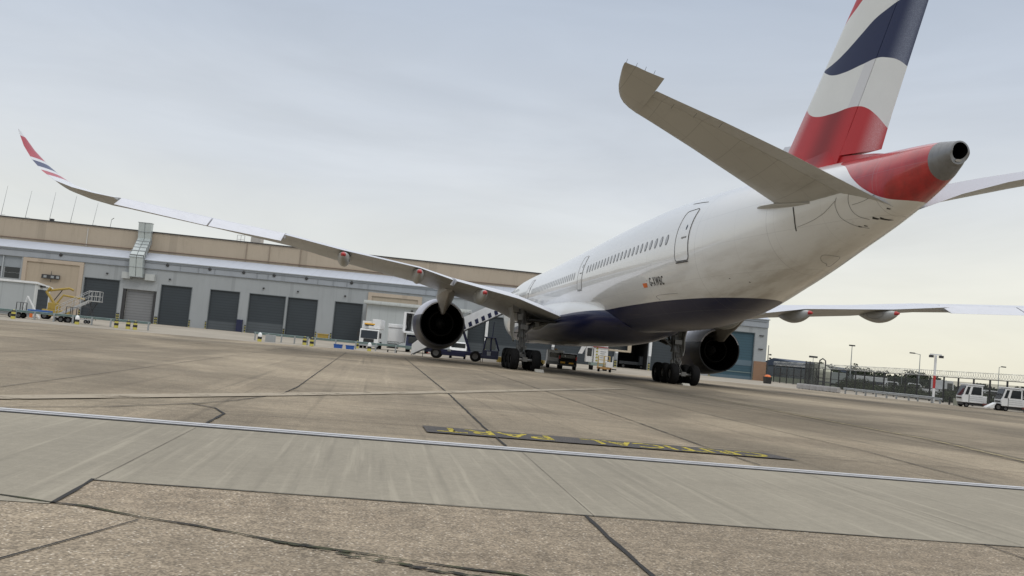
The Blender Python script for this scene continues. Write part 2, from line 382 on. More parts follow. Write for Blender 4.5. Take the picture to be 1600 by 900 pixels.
band([(-40.6, 44.2), (-35.8, 46.2), (-24.6, 49.5), (-16.3, 53.7), (-6, 55.5)], .3, mat('kerb_pale', (.5, .46, .4), .85))
band([(22, 67), (31.5, 61.5), (36, 50.5), (41.5, 38), (50, 20)], .35, _mats['kerb_pale'])
# slot drain: pale steel rail between dark gaps
dr = thing('slot_drain', 'long pale steel slot drain set between two dark gaps along the concrete strip', 'drain', (0, -10.44, 0))
STR = mat('drain_steel', (.56, .56, .57), .45, metal=.2, var=.1, scale=4)
MB().box((-60, -.23, .010), (60, .19, .0140)).build('gap', TAR, dr)
for y, hw in ((-.13, .035), (.06, .058)): MB().box((-60, y-hw, .016), (60, y+hw, .024)).build('rail', STR, dr)

# ground lettering, read from the aircraft side
PATCH = ground_mat('black_ground_paint', (.075, .07, .068), .3, tint=(.12, .11, .1), slab=0, stain=.3, joints=False)
gm = thing('ground_marking', 'worn yellow words on a black painted band beside the drain', 'ground marking', (-11.5, -8.7, 0))
mb = MB(); mb._f([mb.b.verts.new((x+11.5, y+8.7, .0185)) for x, y in [(-14.45, -8.22), (-14.43, -9.13), (-8.62, -8.98), (-8.85, -8.2)]]); mb.build('painted_band', PATCH, gm)
YT = worn('worn_yellow_letters', (.50, .41, .06), .36, 13)
def put(word, x_right, x_left, y0, y1):
    # rotated by 180 degrees; letters stretched to fit
    cu = bpy.data.curves.new('t', 'FONT'); cu.body = word; cu.size = 1; to = bpy.data.objects.new('t', cu); COL.objects.link(to); bpy.context.view_layer.update()
    wd = to.dimensions.x; bpy.data.objects.remove(to); bpy.data.curves.remove(cu)
    L = x_right-x_left
    return text_mesh(word, 1, 'lettering', YT, gm, lambda x, y: (x_right+11.5-x*L/wd, y1+8.7-y/.72*(y1-y0), .0215), world=False, offset=.012)
put('CRITICAL', -8.98, -11.95, -8.95, -8.36)
put('PART', -12.45, -14.2, -8.95, -8.36)

# ================================================================== AIRLINER
air = thing('airliner', 'large white jet airliner with navy belly and red, white and blue tail fin', 'airliner', (0, 36.7, 0))
K = [(0,8.16,7.50,.30),(.9,8.30,7.03,.58),(3,8.46,6.30,1.0),(6,8.68,5.50,1.5),(10,8.94,4.50,2.12),(15,9.17,3.45,2.62),(20,9.28,3.05,2.9),(27,9.16,2.95,2.98),(36,8.88,2.8,2.98),(48,8.53,2.5,2.98),(60,8.25,2.2,2.98),(64,7.95,2.05,2.85),(68,7.0,2.15,2.3),(71,5.9,2.4,1.6),(73,4.9,2.9,.8),(73.7,4.15,3.7,.15)]
def spline(xs, ys):      # monotone cubic
    n = len(xs); d = [(ys[i+1]-ys[i])/(xs[i+1]-xs[i]) for i in range(n-1)]
    m = [d[0]]+[0 if d[i-1]*d[i] <= 0 else 2*d[i-1]*d[i]/(d[i-1]+d[i]) for i in range(1, n-1)]+[d[-1]]
    def f(x):
        x = min(max(x, xs[0]), xs[-1]); i = 0
        while i < n-2 and x > xs[i+1]: i += 1
        h = xs[i+1]-xs[i]; t = (x-xs[i])/h
        return (2*t**3-3*t*t+1)*ys[i]+(t**3-2*t*t+t)*h*m[i]+(-2*t**3+3*t*t)*ys[i+1]+(t**3-t*t)*h*m[i+1]
    return f
fT, fB, fW = [spline([k[0] for k in K], [k[i] for k in K]) for i in (1, 2, 3)]
def fus(Y, z, side=-1, off=0):
    zc = (fT(Y)+fB(Y))/2; rz = (fT(Y)-fB(Y))/2; q = max(0, 1-((z-zc)/rz)**2)
    x = fW(Y)*math.sqrt(q); nx, nz = x/fW(Y)**2, (z-zc)/rz**2; l = math.hypot(nx, nz)
    return (side*(x+off*nx/l), Y, z+off*nz/l)

# fuselage paint: Object coordinates are world coordinates here
def paint_noise(k): return k.noise(k.map(scale=(1, .3, 1)), .8, 6, .6)
k = NT('fuselage_paint'); sp = k.n('ShaderNodeSeparateXYZ'); k.l(k.map(), sp.inputs[0]); X_, Y_, Z_ = sp.outputs
yn = k.math('DIVIDE', Y_, 80)
zb = k.curve(yn, [(0, .422), (8/80, .421), (15/80, .423), (21/80, .417), (29/80, .401), (36/80, .378), (48/80, .34), (60/80, .31), (1, .28)])
navy = k.ramp(k.math('SUBTRACT', k.math('MULTIPLY', zb, 10), Z_), -.006, .006)
# red tail: sweeps down and aft
zr = k.curve(k.math('DIVIDE', Y_, 8), [(0, .668), (1.9/8, .675), (2.42/8, .687), (3.0/8, .718), (3.53/8, .756), (4.3/8, .811), (5.14/8, .847), (5.6/8, .90), (1, 1.2)])
red = k.math('MULTIPLY', k.ramp(k.math('SUBTRACT', Z_, k.math('MULTIPLY', zr, 10)), -.006, .006), k.math('LESS_THAN', Y_, 5.7))
n1 = paint_noise(k)
c = k.scale((.77, .775, .76), k.math('MULTIPLY_ADD', n1, .05, .97))
# exhaust and hydraulic grime on the tail underside, streaked along the body
g1 = k.noise(k.map(scale=(1.4, .18, 1.4)), 1.2, 6, .62)
gm1 = k.math('MULTIPLY', k.ramp(g1, .38, .7), k.math('MULTIPLY', k.ramp(Z_, 7.0, 4.3), k.ramp(Y_, 26, 8)))
c = k.mix(k.math('MULTIPLY', gm1, .5), c, (.30, .25, .19))
g2 = k.noise(k.map(scale=(2, .5, 3.2)), 2.2, 7, .7)
c = k.mix(k.math('MULTIPLY', k.ramp(g2, .60, .74), k.math('MULTIPLY', k.ramp(Y_, 12, 5), k.math('MULTIPLY', k.ramp(Z_, 7.3, 6.2), .3))), c, (.08, .07, .06))
c = k.mix(navy, c, k.mix(k.ramp(g1, .4, .75, 0, .18), (.004, .008, .048), (.035, .035, .04)))
rn_ = k.noise(k.map(scale=(2.5, 1.5, .5)), 1.5, 5, .6)
c = k.mix(red, c, k.mix(k.ramp(rn_, .35, .7), (.46, .020, .022), (.32, .015, .018)))
# lap joints and skin panels
zf = k.math('ABSOLUTE', k.math('SUBTRACT', k.math('FRACT', k.math('DIVIDE', k.math('MULTIPLY_ADD', Y_, .024, Z_), 1.18)), .5))
c = k.mix(k.math('MULTIPLY', k.math('LESS_THAN', zf, .006), .22), c, (.25, .25, .25))
fr2 = k.math('ABSOLUTE', k.math('SUBTRACT', k.math('FRACT', k.math('DIVIDE', k.math('ADD', Y_, 1.3), 2.54)), .5))
c = k.mix(k.math('MULTIPLY', k.math('LESS_THAN', fr2, .004), .16), c, (.25, .25, .25))
# streaks running aft from drains
st_ = k.noise(k.map(scale=(1, .12, 7)), 1.6, 5, .6)
c = k.mix(k.math('MULTIPLY', k.ramp(st_, .60, .78), k.math('MULTIPLY', k.ramp(Z_, 6.2, 4.4), .28)), c, (.30, .26, .20))
# frame lines
fr = k.math('ABSOLUTE', k.math('SUBTRACT', k.math('FRACT', k.math('DIVIDE', Y_, 5.35)), .5))
c = k.mix(k.math('MULTIPLY', k.math('LESS_THAN', fr, .0022), .35), c, (.2, .2, .2))
k.set(c, k.math('MULTIPLY_ADD', n1, .08, .26), coat=k.math('MULTIPLY_ADD', navy, -.65, .75), spec=k.math('MULTIPLY_ADD', navy, -.25, .5)); k.p.inputs['Coat Roughness'].default_value = .04
rp = k.noise(k.map(scale=(1, 1, 1)), 1.1, 3, .5)
k.bump(rp, .10, .05)
FUSM = k.m

SEG = 72
def ring(Y, off=0):
    zc = (fT(Y)+fB(Y))/2; rz = (fT(Y)-fB(Y))/2+off; w_ = fW(Y)+off
    return [(w_*math.cos(2*math.pi*i/SEG), Y, zc+rz*math.sin(2*math.pi*i/SEG)) for i in range(SEG)]
ys = [.62+i*.4 for i in range(68)]+[28+i*1.0 for i in range(33)]+[61+i*.5 for i in range(25)]+[73.3, 73.55, 73.7]
ys = [y for y in ys if y <= 73.7]
fusel = MB().loft([ring(y) for y in ys]).build('fuselage', FUSM, air, smooth=50, world=True)

# exhaust cone, hollow
CONE = mat('cone_metal', (.22, .225, .23), .42, metal=.5, var=.12, scale=3, dirt=.25)
SOOT_SHADE = mat('soot_and_shade', (.004, .004, .004), .95, spec=.05)  # sooty black, kept extra dark to put the ducts' shade into the colour
mb = MB(); rings = []
for Y in (.63, .5, .35, .2, .05, -.08):
    zc = (fT(max(Y, 0))+fB(max(Y, 0)))/2; s_ = 1 if Y > 0 else .97
    rz = (fT(max(Y, 0))-fB(max(Y, 0)))/2*s_; w_ = fW(max(Y, 0))*s_
    # raked end: the lower lip stays forward
    rings.append([(w_*math.cos(a), Y+max(0, -math.sin(a))*.10*(1 if Y < .1 else 0), zc+rz*math.sin(a)) for a in [2*math.pi*i/36 for i in range(36)]])
mb.mat(CONE).loft(rings, cap=False)
rin = [[(r*math.cos(a), Y+max(0, -math.sin(a))*.10, 7.875+r*1.02*math.sin(a)) for a in [2*math.pi*i/36 for i in range(36)]] for Y, r in ((-.085, .228),)]
mb.mat(CONE).loft([rings[-1], rin[0]], cap=False)
cone = mb.build('exhaust_cone', None, air, smooth=40, world=True)
MB().loft([[(r*math.cos(a), Y+max(0, -math.sin(a))*(.10 if Y < 0 else 0), 7.875+r*1.02*math.sin(a)) for a in [2*math.pi*i/36 for i in range(36)]] for Y, r in ((-.086, .227), (.3, .21), (.9, .19), (1.4, .18), (1.41, .01))], cap=False).build('exhaust_bore', SOOT_SHADE, cone, smooth=40, world=True)

MB().loft([[(x, -.10+max(0, 7.87-z)*.33-.004, z) for x, z in ((-.10, 7.60), (-.03, 7.57), (.06, 7.58), (.10, 7.62), (.04, 7.645), (-.05, 7.64))], [(x, -.095+max(0, 7.87-z)*.33, z) for x, z in ((-.10, 7.60), (-.03, 7.57), (.06, 7.58), (.10, 7.62), (.04, 7.645), (-.05, 7.64))]]).build('scuffed_patch', STEEL, cone, world=True)
# wing to body fairing
k = NT('belly_fairing_paint'); sp = k.n('ShaderNodeSeparateXYZ'); k.l(k.map(), sp.inputs[0]); X_, Y_, Z_ = sp.outputs
n1 = paint_noise(k)
zb = k.curve(k.math('DIVIDE', Y_, 80), [(0, .422), (8/80, .421), (15/80, .423), (21/80, .417), (29/80, .401), (36/80, .378), (48/80, .34), (60/80, .31), (1, .28)])
nv = k.ramp(k.math('SUBTRACT', k.math('MULTIPLY', zb, 10), Z_), -.006, .006)
c = k.mix(nv, k.scale((.77, .775, .76), k.math('MULTIPLY_ADD', n1, .1, .94)), (.004, .008, .048))
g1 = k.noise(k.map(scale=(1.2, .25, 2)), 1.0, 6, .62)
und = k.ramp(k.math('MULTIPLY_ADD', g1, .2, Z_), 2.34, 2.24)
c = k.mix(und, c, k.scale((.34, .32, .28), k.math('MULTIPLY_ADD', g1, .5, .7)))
k.set(c, k.math('MULTIPLY_ADD', n1, .08, .26), coat=.12, spec=.3); FAIRM = k.m
def sring(Y, w_, zt, zb_, e=2.5, n=60):
    zc = (zt+zb_)/2; rz = (zt-zb_)/2; out = []
    for i in range(n):
        a = 2*math.pi*i/n; c_, s_ = math.cos(a), math.sin(a)
        out.append((w_*math.copysign(abs(c_)**(2/e), c_), Y, zc+rz*math.copysign(abs(s_)**(2/e), s_)))
    return out
FF = [(26.5, 1.6, 4.2, 3.05), (28, 2.5, 4.5, 2.85), (30, 2.98, 4.85, 2.6), (33, 3.25, 5.15, 2.3), (37, 3.4, 5.3, 2.12), (42, 3.45, 5.35, 2.05), (48, 3.45, 5.1, 2.0), (53, 3.3, 4.7, 2.0), (57, 2.9, 4.2, 2.1), (60.5, 2.0, 3.6, 2.35)]
f1, f2, f3 = [spline([q[0] for q in FF], [q[i] for q in FF]) for i in (1, 2, 3)]
MB().loft([sring(y, f1(y), f2(y), f3(y)) for y in [26.5+i*.7 for i in range(49)]]).build('belly_fairing', FAIRM, air, smooth=50, world=True)

# ------- lifting surfaces
def foil(t):   # NACA half thickness for unit chord, unit thickness
    t = max(t, 0); return 5*(.2969*math.sqrt(t)-.126*t-.3516*t*t+.2843*t**3-.1030*t**4)
def piece(stations, t0, t1, droop=0, nseg=9, camber=.0):
    """stations: (LE, TE, normal, thickness/chord).  Closed loft of the chord range t0..t1; droop turns the range about t0."""
    rings = []
    for le, te, nrm, th in stations:
        le, te, nrm = Vector(le), Vector(te), Vector(nrm).normalized(); ch = te-le; L = ch.length
        ts = [t0+(t1-t0)*(1-math.cos(math.pi*i/nseg))/2 if t0 == 0 else t0+(t1-t0)*i/nseg for i in range(nseg+1)]
        def P(t, sgn):
            h = foil(t)*th*L*(1.0 if sgn > 0 else 1.0); p = le+ch*t+nrm*(sgn*h+camber*L*math.sin(math.pi*t))
            if droop:
                o = le+ch*t0; d = p-o; ax = Vector(nrm); cu = ch.normalized(); a, b = d.dot(cu), d.dot(ax); r_ = d-cu*a-ax*b
                p = o+r_+cu*(a*math.cos(droop)+b*math.sin(droop))+ax*(-a*math.sin(droop)+b*math.cos(droop))
            return p
        rings.append([P(t, 1) for t in ts]+[P(t, -1) for t in (ts[::-1] if t0 > 0 else ts[::-1][:-1])])
    n = min(len(r) for r in rings); rings = [r[:n] for r in rings]
    return rings
def under(name, col):
    k = NT(name); n1 = k.noise(k.map(scale=(1, .5, 1)), .7, 6, .6); n2 = k.noise(k.map(scale=(.6, .15, 1)), 2.0, 6, .65)
    sp = k.n('ShaderNodeSeparateXYZ'); k.l(k.map(), sp.inputs[0]); xa = k.math('ABSOLUTE', sp.outputs[0])
    c = k.scale(col, k.math('MULTIPLY_ADD', n1, .16, .92)); c = k.mix(k.ramp(n2, .5, .78, 0, .35), c, (.19, .17, .14))
    f1 = k.math('ABSOLUTE', k.math('SUBTRACT', k.math('FRACT', k.math('DIVIDE', xa, 1.37)), .5)); c = k.mix(k.math('MULTIPLY', k.math('LESS_THAN', f1, .008), .35), c, (.12, .12, .12))
    f2 = k.math('ABSOLUTE', k.math('SUBTRACT', k.math('FRACT', k.math('DIVIDE', k.math('MULTIPLY_ADD', xa, .62, sp.outputs[1]), 1.15)), .5)); c = k.mix(k.math('MULTIPLY', k.math('LESS_THAN', f2, .007), .3), c, (.12, .12, .12))
    k.set(c, k.math('MULTIPLY_ADD', n1, .15, .28)); return k.m
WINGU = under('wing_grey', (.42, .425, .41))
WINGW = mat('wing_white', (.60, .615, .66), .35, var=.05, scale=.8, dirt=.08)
k = NT('wing_skin'); ge = k.n('ShaderNodeNewGeometry')
WST = [  # X, Yle, Zle, Yte, Zte, t/c, cant(deg)
 (1.5, 50.3, 3.7, 35.1, 3.45, .13, 0), (3.2, 49.0, 3.9, 34.9, 3.72, .135, 0), (6.2, 46.8, 4.75, 34.6, 4.62, .12, 5), (10.55, 43.7, 5.4, 34.5, 5.36, .11, 6), (12.8, 42.05, 5.75, 33.4, 5.82, .105, 6),
 (17.45, 38.6, 6.25, 30.9, 6.17, .10, 6), (20.9, 36.0, 6.72, 29.9, 6.62, .10, 6), (24.6, 33.2, 6.98, 27.6, 6.75, .095, 4), (28.8, 29.9, 7.17, 24.95, 7.02, .09, 7)]
WTIP = [(29.6, 29.1, 7.17, 24.3, 7.04, .09, 9), (30.4, 28.1, 7.25, 23.65, 7.12, .09, 14), (31.0, 27.1, 7.35, 23.1, 7.28, .085, 26), (31.5, 25.9, 7.68, 22.75, 7.62, .08, 42), (31.9, 24.8, 8.10, 22.45, 8.06, .08, 56), (32.2, 23.5, 8.62, 22.1, 8.6, .08, 66), (32.41, 21.95, 9.3, 21.72, 9.29, .08, 72)]
def st(s, side):
    X, yl, zl, yt, zt, th, ca = s; n = (-side*math.sin(R(ca)), 0, math.cos(R(ca)))
    return ((side*X, yl, zl), (side*X, yt, zt), n, th)
def interp_st(L, X):
    for a, b in zip(L, L[1:]):
        if a[0] <= X <= b[0]:
            f = (X-a[0])/(b[0]-a[0]); return tuple(p+(q-p)*f for p, q in zip(a, b))
    return L[-1]
def sub(L, x0, x1): return [interp_st(L, x0)]+[s for s in L if x0+.05 < s[0] < x1-.05]+[interp_st(L, x1)]
# winglet paint with the red, white and blue waves
k = NT('winglet_paint'); sp = k.n('ShaderNodeSeparateXYZ'); k.l(k.map(), sp.inputs[0])
yv = k.math('ADD', k.math('ABSOLUTE', sp.outputs[0]), sp.outputs[2])   # slanted wave height
def bandm(a, b): return k.math('MULTIPLY', k.ramp(yv, a-.01, a+.01), k.ramp(yv, b+.01, b-.01))
c = k.mix(bandm(40.15, 41.35), (.74, .75, .77), (.45, .02, .03)); c = k.mix(bandm(39.48, 39.95), c, (.01, .015, .09)); c = k.mix(bandm(38.8, 39.22), c, (.45, .02, .03))
k.set(c, .3, coat=.3); WLT = k.m
PYL = mat('pylon_grey', (.36, .34, .31), .4, dirt=.4, var=.15)
NOZ = mat('nozzle_dark', (.016, .015, .014), .7, metal=.2, var=.3, spec=.2)
k = NT('nacelle_paint'); sp = k.n('ShaderNodeSeparateXYZ'); k.l(k.map(), sp.inputs[0]); n1 = k.noise(k.map(), 1.2, 5, .6)
top = k.ramp(k.math('SUBTRACT', sp.outputs[2], k.math('MULTIPLY_ADD', k.math('SUBTRACT', sp.outputs[1], 42), -.02, 3.2)), -.006, .006)  # pale upper part: sky reflection painted into the nacelle colour
c = k.mix(top, k.mix(k.ramp(sp.outputs[1], 43.4, 43.42), (.013, .013, .017), (.005, .008, .045)), (.62, .63, .70))
k.set(k.scale(c, k.math('MULTIPLY_ADD', n1, .3, .85)), .4, coat=.03, spec=.3); NAC = k.m
TYRE = mat('tyre', (.0065, .0065, .007), .85, var=.3, spec=.2)
HUB = mat('wheel_hub', (.10, .10, .10), .55, metal=.3, dirt=.6)
GEARM = mat('gear_metal', (.17, .17, .165), .45, metal=.4, var=.3, scale=4, dirt=.5)
DOORIN = mat('gear_door_paint', (.36, .355, .33), .5, var=.15, dirt=.45)

def tyre_mesh(mb, c, r=.69, w_=.56, side=1):
    prof = [(-w_/2+.03, .30), (-w_/2, .40), (-w_/2, .56), (-w_/2+.06, .65), (-.1, .69), (.1, .69), (w_/2-.06, .65), (w_/2, .56), (w_/2, .40), (w_/2-.03, .30)]
    mb.lathe([(t, q*r/.69) for t, q in prof], c, 'X', 32)
for side, nm in ((-1, 'port'), (1, 'starboard')):
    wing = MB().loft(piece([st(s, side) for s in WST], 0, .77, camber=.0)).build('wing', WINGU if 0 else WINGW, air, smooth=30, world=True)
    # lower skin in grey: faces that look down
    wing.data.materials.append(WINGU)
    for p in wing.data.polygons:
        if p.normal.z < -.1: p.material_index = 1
    def two_tone(o):
        o.data.materials.append(WINGU)
        for p in o.data.polygons:
            if p.normal.z < -.1: p.material_index = 1
        return o
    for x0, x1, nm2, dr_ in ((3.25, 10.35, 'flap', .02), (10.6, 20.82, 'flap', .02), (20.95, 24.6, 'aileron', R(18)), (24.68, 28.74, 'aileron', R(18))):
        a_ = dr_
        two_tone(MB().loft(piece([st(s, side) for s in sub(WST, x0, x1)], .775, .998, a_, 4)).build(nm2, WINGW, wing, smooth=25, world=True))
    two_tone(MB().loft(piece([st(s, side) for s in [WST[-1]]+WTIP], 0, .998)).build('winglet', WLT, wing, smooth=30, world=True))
    # flap track fairings
    for x, L, hh in ((8.55, 6.2, .62), (12.85, 5.6, .56), (17.45, 5.0, .5)):
        s_ = interp_st(WST, x); yt, zt = s_[3]-.75, s_[4]-.42
        rings = []
        for t in [i/14 for i in range(15)]:
            Y = yt+t*L; r = max(.02, math.sin(math.pi*t**.82)**.95 if 0 < t < 1 else .02)
            zc = zt+.12-.10*math.sin(math.pi*t)+t*.15; wv = .36*r+.03; hv = hh*r+.06
            rings.append([(side*x+wv*math.cos(a), Y, zc+(hv if math.sin(a) < 0 else hv*.55)*math.sin(a)) for a in [2*math.pi*i/20 for i in range(20)]])
        f_ = MB().loft(rings).build('flap_track_fairing', WINGU, wing, smooth=50, world=True)
        MB().lathe([(-.05, .01), (-.03, .06), (.12, .10), (.30, .155), (.31, .06)], (side*x, yt-.02, zt+.10), 'Y', 14).build('fairing_tip', REDP, f_, smooth=40, world=True)
    # engine
    ex, ez = side*10.48, 2.66
    E_ = lambda Y, r: (Y, r)
    nac = MB().lathe([(41.95, 1.515), (41.95, 1.60), (42.6, 1.71), (43.6, 1.82), (45, 1.90), (46.4, 1.90), (47.4, 1.80), (47.85, 1.68), (47.95, 1.58), (47.8, 1.50), (47.2, 1.48)], (ex, 0, ez), 'Y', 64).build('engine', NAC, air, smooth=40, world=True)
    MB().lathe([(41.951, 1.513), (42.6, 1.47), (44.0, 1.40), (46.0, 1.45), (47.2, 1.478)], (ex, 0, ez), 'Y', 64).build('duct_lining', SOOT_SHADE, nac, smooth=40, world=True)
    MB().lathe([(42.7, .84), (42.7, .88), (43.4, 1.0), (44.6, 1.08), (46.3, .9)], (ex, 0, ez), 'Y', 40).build('core_cowl', NOZ, nac, smooth=40, world=True)
    MB().lathe([(42.71, .84), (43.3, .80), (44.4, .78), (44.45, .02)], (ex, 0, ez), 'Y', 40).build('nozzle_bore', SOOT_SHADE, nac, smooth=40, world=True)
    MB().lathe([(42.9, .02), (43.05, .16), (43.5, .33), (44.3, .43)], (ex, 0, ez), 'Y', 30).build('exhaust_plug', mat('plug_metal', (.03, .03, .03), .6, metal=.3), nac, smooth=40, world=True)
    MB().lathe([(46.35, .02), (46.4, 1.46)], (ex, 0, ez), 'Y', 48).build('duct_shade_disc', SOOT_SHADE, nac, smooth=40, world=True); mb = MB()  # black disc added to close the duct, standing in for its shaded depth
    for i in range(22):
        a = 2*math.pi*i/22; d = Vector((math.cos(a), 0, math.sin(a))); e = Vector((-math.sin(a), 0, math.cos(a)))
        c0 = Vector((ex, 46.9, ez)); q = []
        for r0, ww in ((.3, .12), (1.44, .24)): q.append((c0+d*r0-e*ww+Vector((0, -.18, 0)), c0+d*r0+e*ww+Vector((0, .18, 0))))
        mb.quad(q[0][0], q[0][1], q[1][1], q[1][0])
    MB_f = mb.build('fan', DARK, nac, world=True)
    MB().lathe([(46.6, .34), (47.1, .26), (47.4, .02)], (ex, 0, ez), 'Y', 24).build('spinner', DARK, nac, smooth=40, world=True)
    # pylon: chunky aft fairing dropping into the nozzle
    rings = []
    for Y, zt_, zb_, ww in ((38.3, 4.95, 4.7, .2), (39.2, 5.05, 4.25, .46), (40.4, 5.05, 3.85, .56), (41.3, 5.0, 3.35, .56), (42.2, 5.05, 3.3, .52), (43.5, 5.0, 3.9, .42), (45.2, 4.75, 4.2, .38), (47.2, 4.55, 4.4, .12)):
        rings.append([(ex+px*ww, Y, zb_+(zt_-zb_)*pz) for px, pz in ((-.12, 0), (.12, 0), (.55, .3), (1, .62), (1, 1), (-1, 1), (-1, .62), (-.55, .3))])
    MB().loft(rings).build('pylon', PYL, nac, smooth=30, world=True)
    rings = [[(ex+px*ww, Y, zb_+(zt_-zb_)*pz) for px, pz in ((-.2, 0), (.2, 0), (1, .6), (.9, 1), (-.9, 1), (-1, .6))] for Y, zt_, zb_, ww in ((41.1, 4.0, 3.75, .05), (41.5, 4.0, 3.45, .20), (42.2, 4.1, 3.35, .30), (44.0, 4.1, 3.4, .34))]
    MB().loft(rings).build('heat_shield', mat('heat_shield', (.30, .28, .25), .4, metal=.5, dirt=.3), nac, smooth=30, world=True)
    # main landing gear
    gx = side*5.40
    leg = MB()
    leg.cyl((gx, 37.0, .85), (gx, 37.5, 2.6), .15, .17, 16); leg.cyl((gx, 37.35, 2.2), (gx, 37.9, 4.6), .25, .27, 16); leg.cyl((gx, 37.36, 2.15), (gx, 37.36, 2.35), .31, .31, 16)
    leg.box((gx-.16, 35.2, .58), (gx+.16, 38.7, .86)); leg.box((gx-.26, 36.7, .55), (gx+.26, 37.2, 1.05))
    gear = leg.build('main_landing_gear', GEARM, air, smooth=35, world=True)
    b_ = MB()
    inn = -side
    b_.cyl((gx+inn*.1, 37.6, 2.75), (gx+inn*2.3, 37.9, 3.55), .10, .10, 10); b_.cyl((gx+inn*.1, 37.4, 2.4), (gx+inn*1.1, 37.6, 3.35), .07, .07, 10)
    b_.cyl((gx+inn*.1, 38.6, 2.7), (gx+inn*2.2, 41.0, 3.7), .11, .11, 10); b_.box((gx+inn*1.0-.14, 37.4, 2.95), (gx+inn*1.0+.14, 37.7, 3.35))
    b_.cyl((gx, 37.3, 2.0), (gx, 40.2, 4.2), .09, .09, 10)
    b_.build('side_stay', GEARM, gear, smooth=35, world=True)
    t_ = MB()
    t_.tube([(gx, 37.15, 1.0), (gx, 36.65, 1.5), (gx, 37.15, 2.1)], .06, 8)
    for dx in (-.2, .2): t_.tube([(gx+dx, 36.2, .9), (gx+dx*.9, 36.8, 1.3), (gx+dx*.7, 37.0, 2.2), (gx+dx*.8, 37.4, 3.3), (gx+dx, 37.7, 4.2)], .025, 6)
    t_.tube([(gx-inn*.1, 36.6, 1.0), (gx-inn*.33, 36.8, 1.5), (gx-inn*.2, 37.1, 2.0)], .03, 6)
    t_.box((gx-.34, 36.9, 1.35), (gx+.34, 37.15, 1.62)).box((gx-.2, 36.85, 2.7), (gx+.3, 37.1, 3.0)).box((gx-.42, 37.0, 3.3), (gx-.1, 37.3, 3.7))
    for a0 in range(5): t_.tube([(gx-.3+.15*a0, 36.9, 1.2+.1*a0), (gx-.4+.2*a0, 36.75, 1.9), (gx-.25+.1*a0, 37.0, 2.5+.15*a0), (gx-.3+.16*a0, 37.2, 3.6)], .018, 5)
    t_.build('torque_link', GEARM, gear, smooth=35, world=True)
    # wavy outboard leg door
    q = MB(); nz_ = 9; ny_ = 8
    def dp(i, j, off):
        f, g = i/nz_, j/ny_; z = 1.95+f*2.35; y0 = 37.05+.25*f; y1 = 38.3+.95*f-.35*(1-f)
        return (gx-inn*(.48+.28*f+.05*math.sin(f*9+g*5))+off, y0+(y1-y0)*g, z-.12*g*(1-f))
    rings = []
    grid = [[q.b.verts.new(dp(i, j, 0)) for j in range(ny_+1)] for i in range(nz_+1)]; grid2 = [[q.b.verts.new(dp(i, j, -inn*.06)) for j in range(ny_+1)] for i in range(nz_+1)]
    for G_ in (grid, grid2):
        for i in range(nz_):
            for j in range(ny_): q._f([G_[i][j], G_[i][j+1], G_[i+1][j+1], G_[i+1][j]])
    for i in range(nz_): q._f([grid[i][0], grid[i+1][0], grid2[i+1][0], grid2[i][0]]); q._f([grid[i][ny_], grid[i+1][ny_], grid2[i+1][ny_], grid2[i][ny_]])
    for j in range(ny_): q._f([grid[0][j], grid[0][j+1], grid2[0][j+1], grid2[0][j]]); q._f([grid[nz_][j], grid[nz_][j+1], grid2[nz_][j+1], grid2[nz_][j]])
    q.build('gear_door', DOORIN, gear, smooth=60, world=True)
    b2_ = MB()
    for f in (.2, .5, .8): MB().cyl((gx, 37.4+.5*f, 2.0+2.3*f), (gx-inn*(.48+.28*f), 37.5+.5*f, 1.95+2.35*f), .035, .035, 8).build('door_link', GEARM, gear, world=True)
    for y in (35.35, 36.9, 38.45):
        MB().cyl((gx-.7, y, .69), (gx+.7, y, .69), .09, .09, 12).build('axle', GEARM, gear, world=True)
        for dx in (-.72, .72):
            m_ = MB(); tyre_mesh(m_, (gx+dx, y, .69)); wh = m_.build('wheel', TYRE, gear, smooth=40, world=True)
            sgn = 1 if dx > 0 else -1
            h_ = MB(); h_.lathe([(-.19, .05), (-.19, .30), (.19, .30), (.19, .22), (.1, .18), (.12, .10), (.2, .08), (.2, .01)] if sgn > 0 else [(.19, .05), (.19, .30), (-.19, .30), (-.19, .22), (-.1, .18), (-.12, .10), (-.2, .08), (-.2, .01)], (gx+dx, y, .69), 'X', 24)
            h_.build('wheel_rim', HUB, wh, smooth=40, world=True)
# dark sheets under the wing root, painting in the shade of the wheel wells
WELL_SHADE = mat('wheel_well_shade', (.02, .02, .02), .8)
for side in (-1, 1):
    MB().box((min(side*2.6, side*5.1), 36.2, 3.30), (max(side*2.6, side*5.1), 41.5, 3.42)).build('wheel_well_shade', WELL_SHADE, air, world=True)
# nose gear
ng = MB(); ng.cyl((0, 68.9, .6), (0, 69.2, 3.0), .13, .2, 14); ng.cyl((0, 69.1, 1.9), (0, 67.4, 2.9), .07, .07, 8)
ngo = ng.build('nose_landing_gear', GEARM, air, smooth=35, world=True)
for dx in (-.3, .3):
    m_ = MB(); tyre_mesh(m_, (dx, 68.9, .53), .53, .4); m_.build('wheel', TYRE, ngo, smooth=40, world=True)

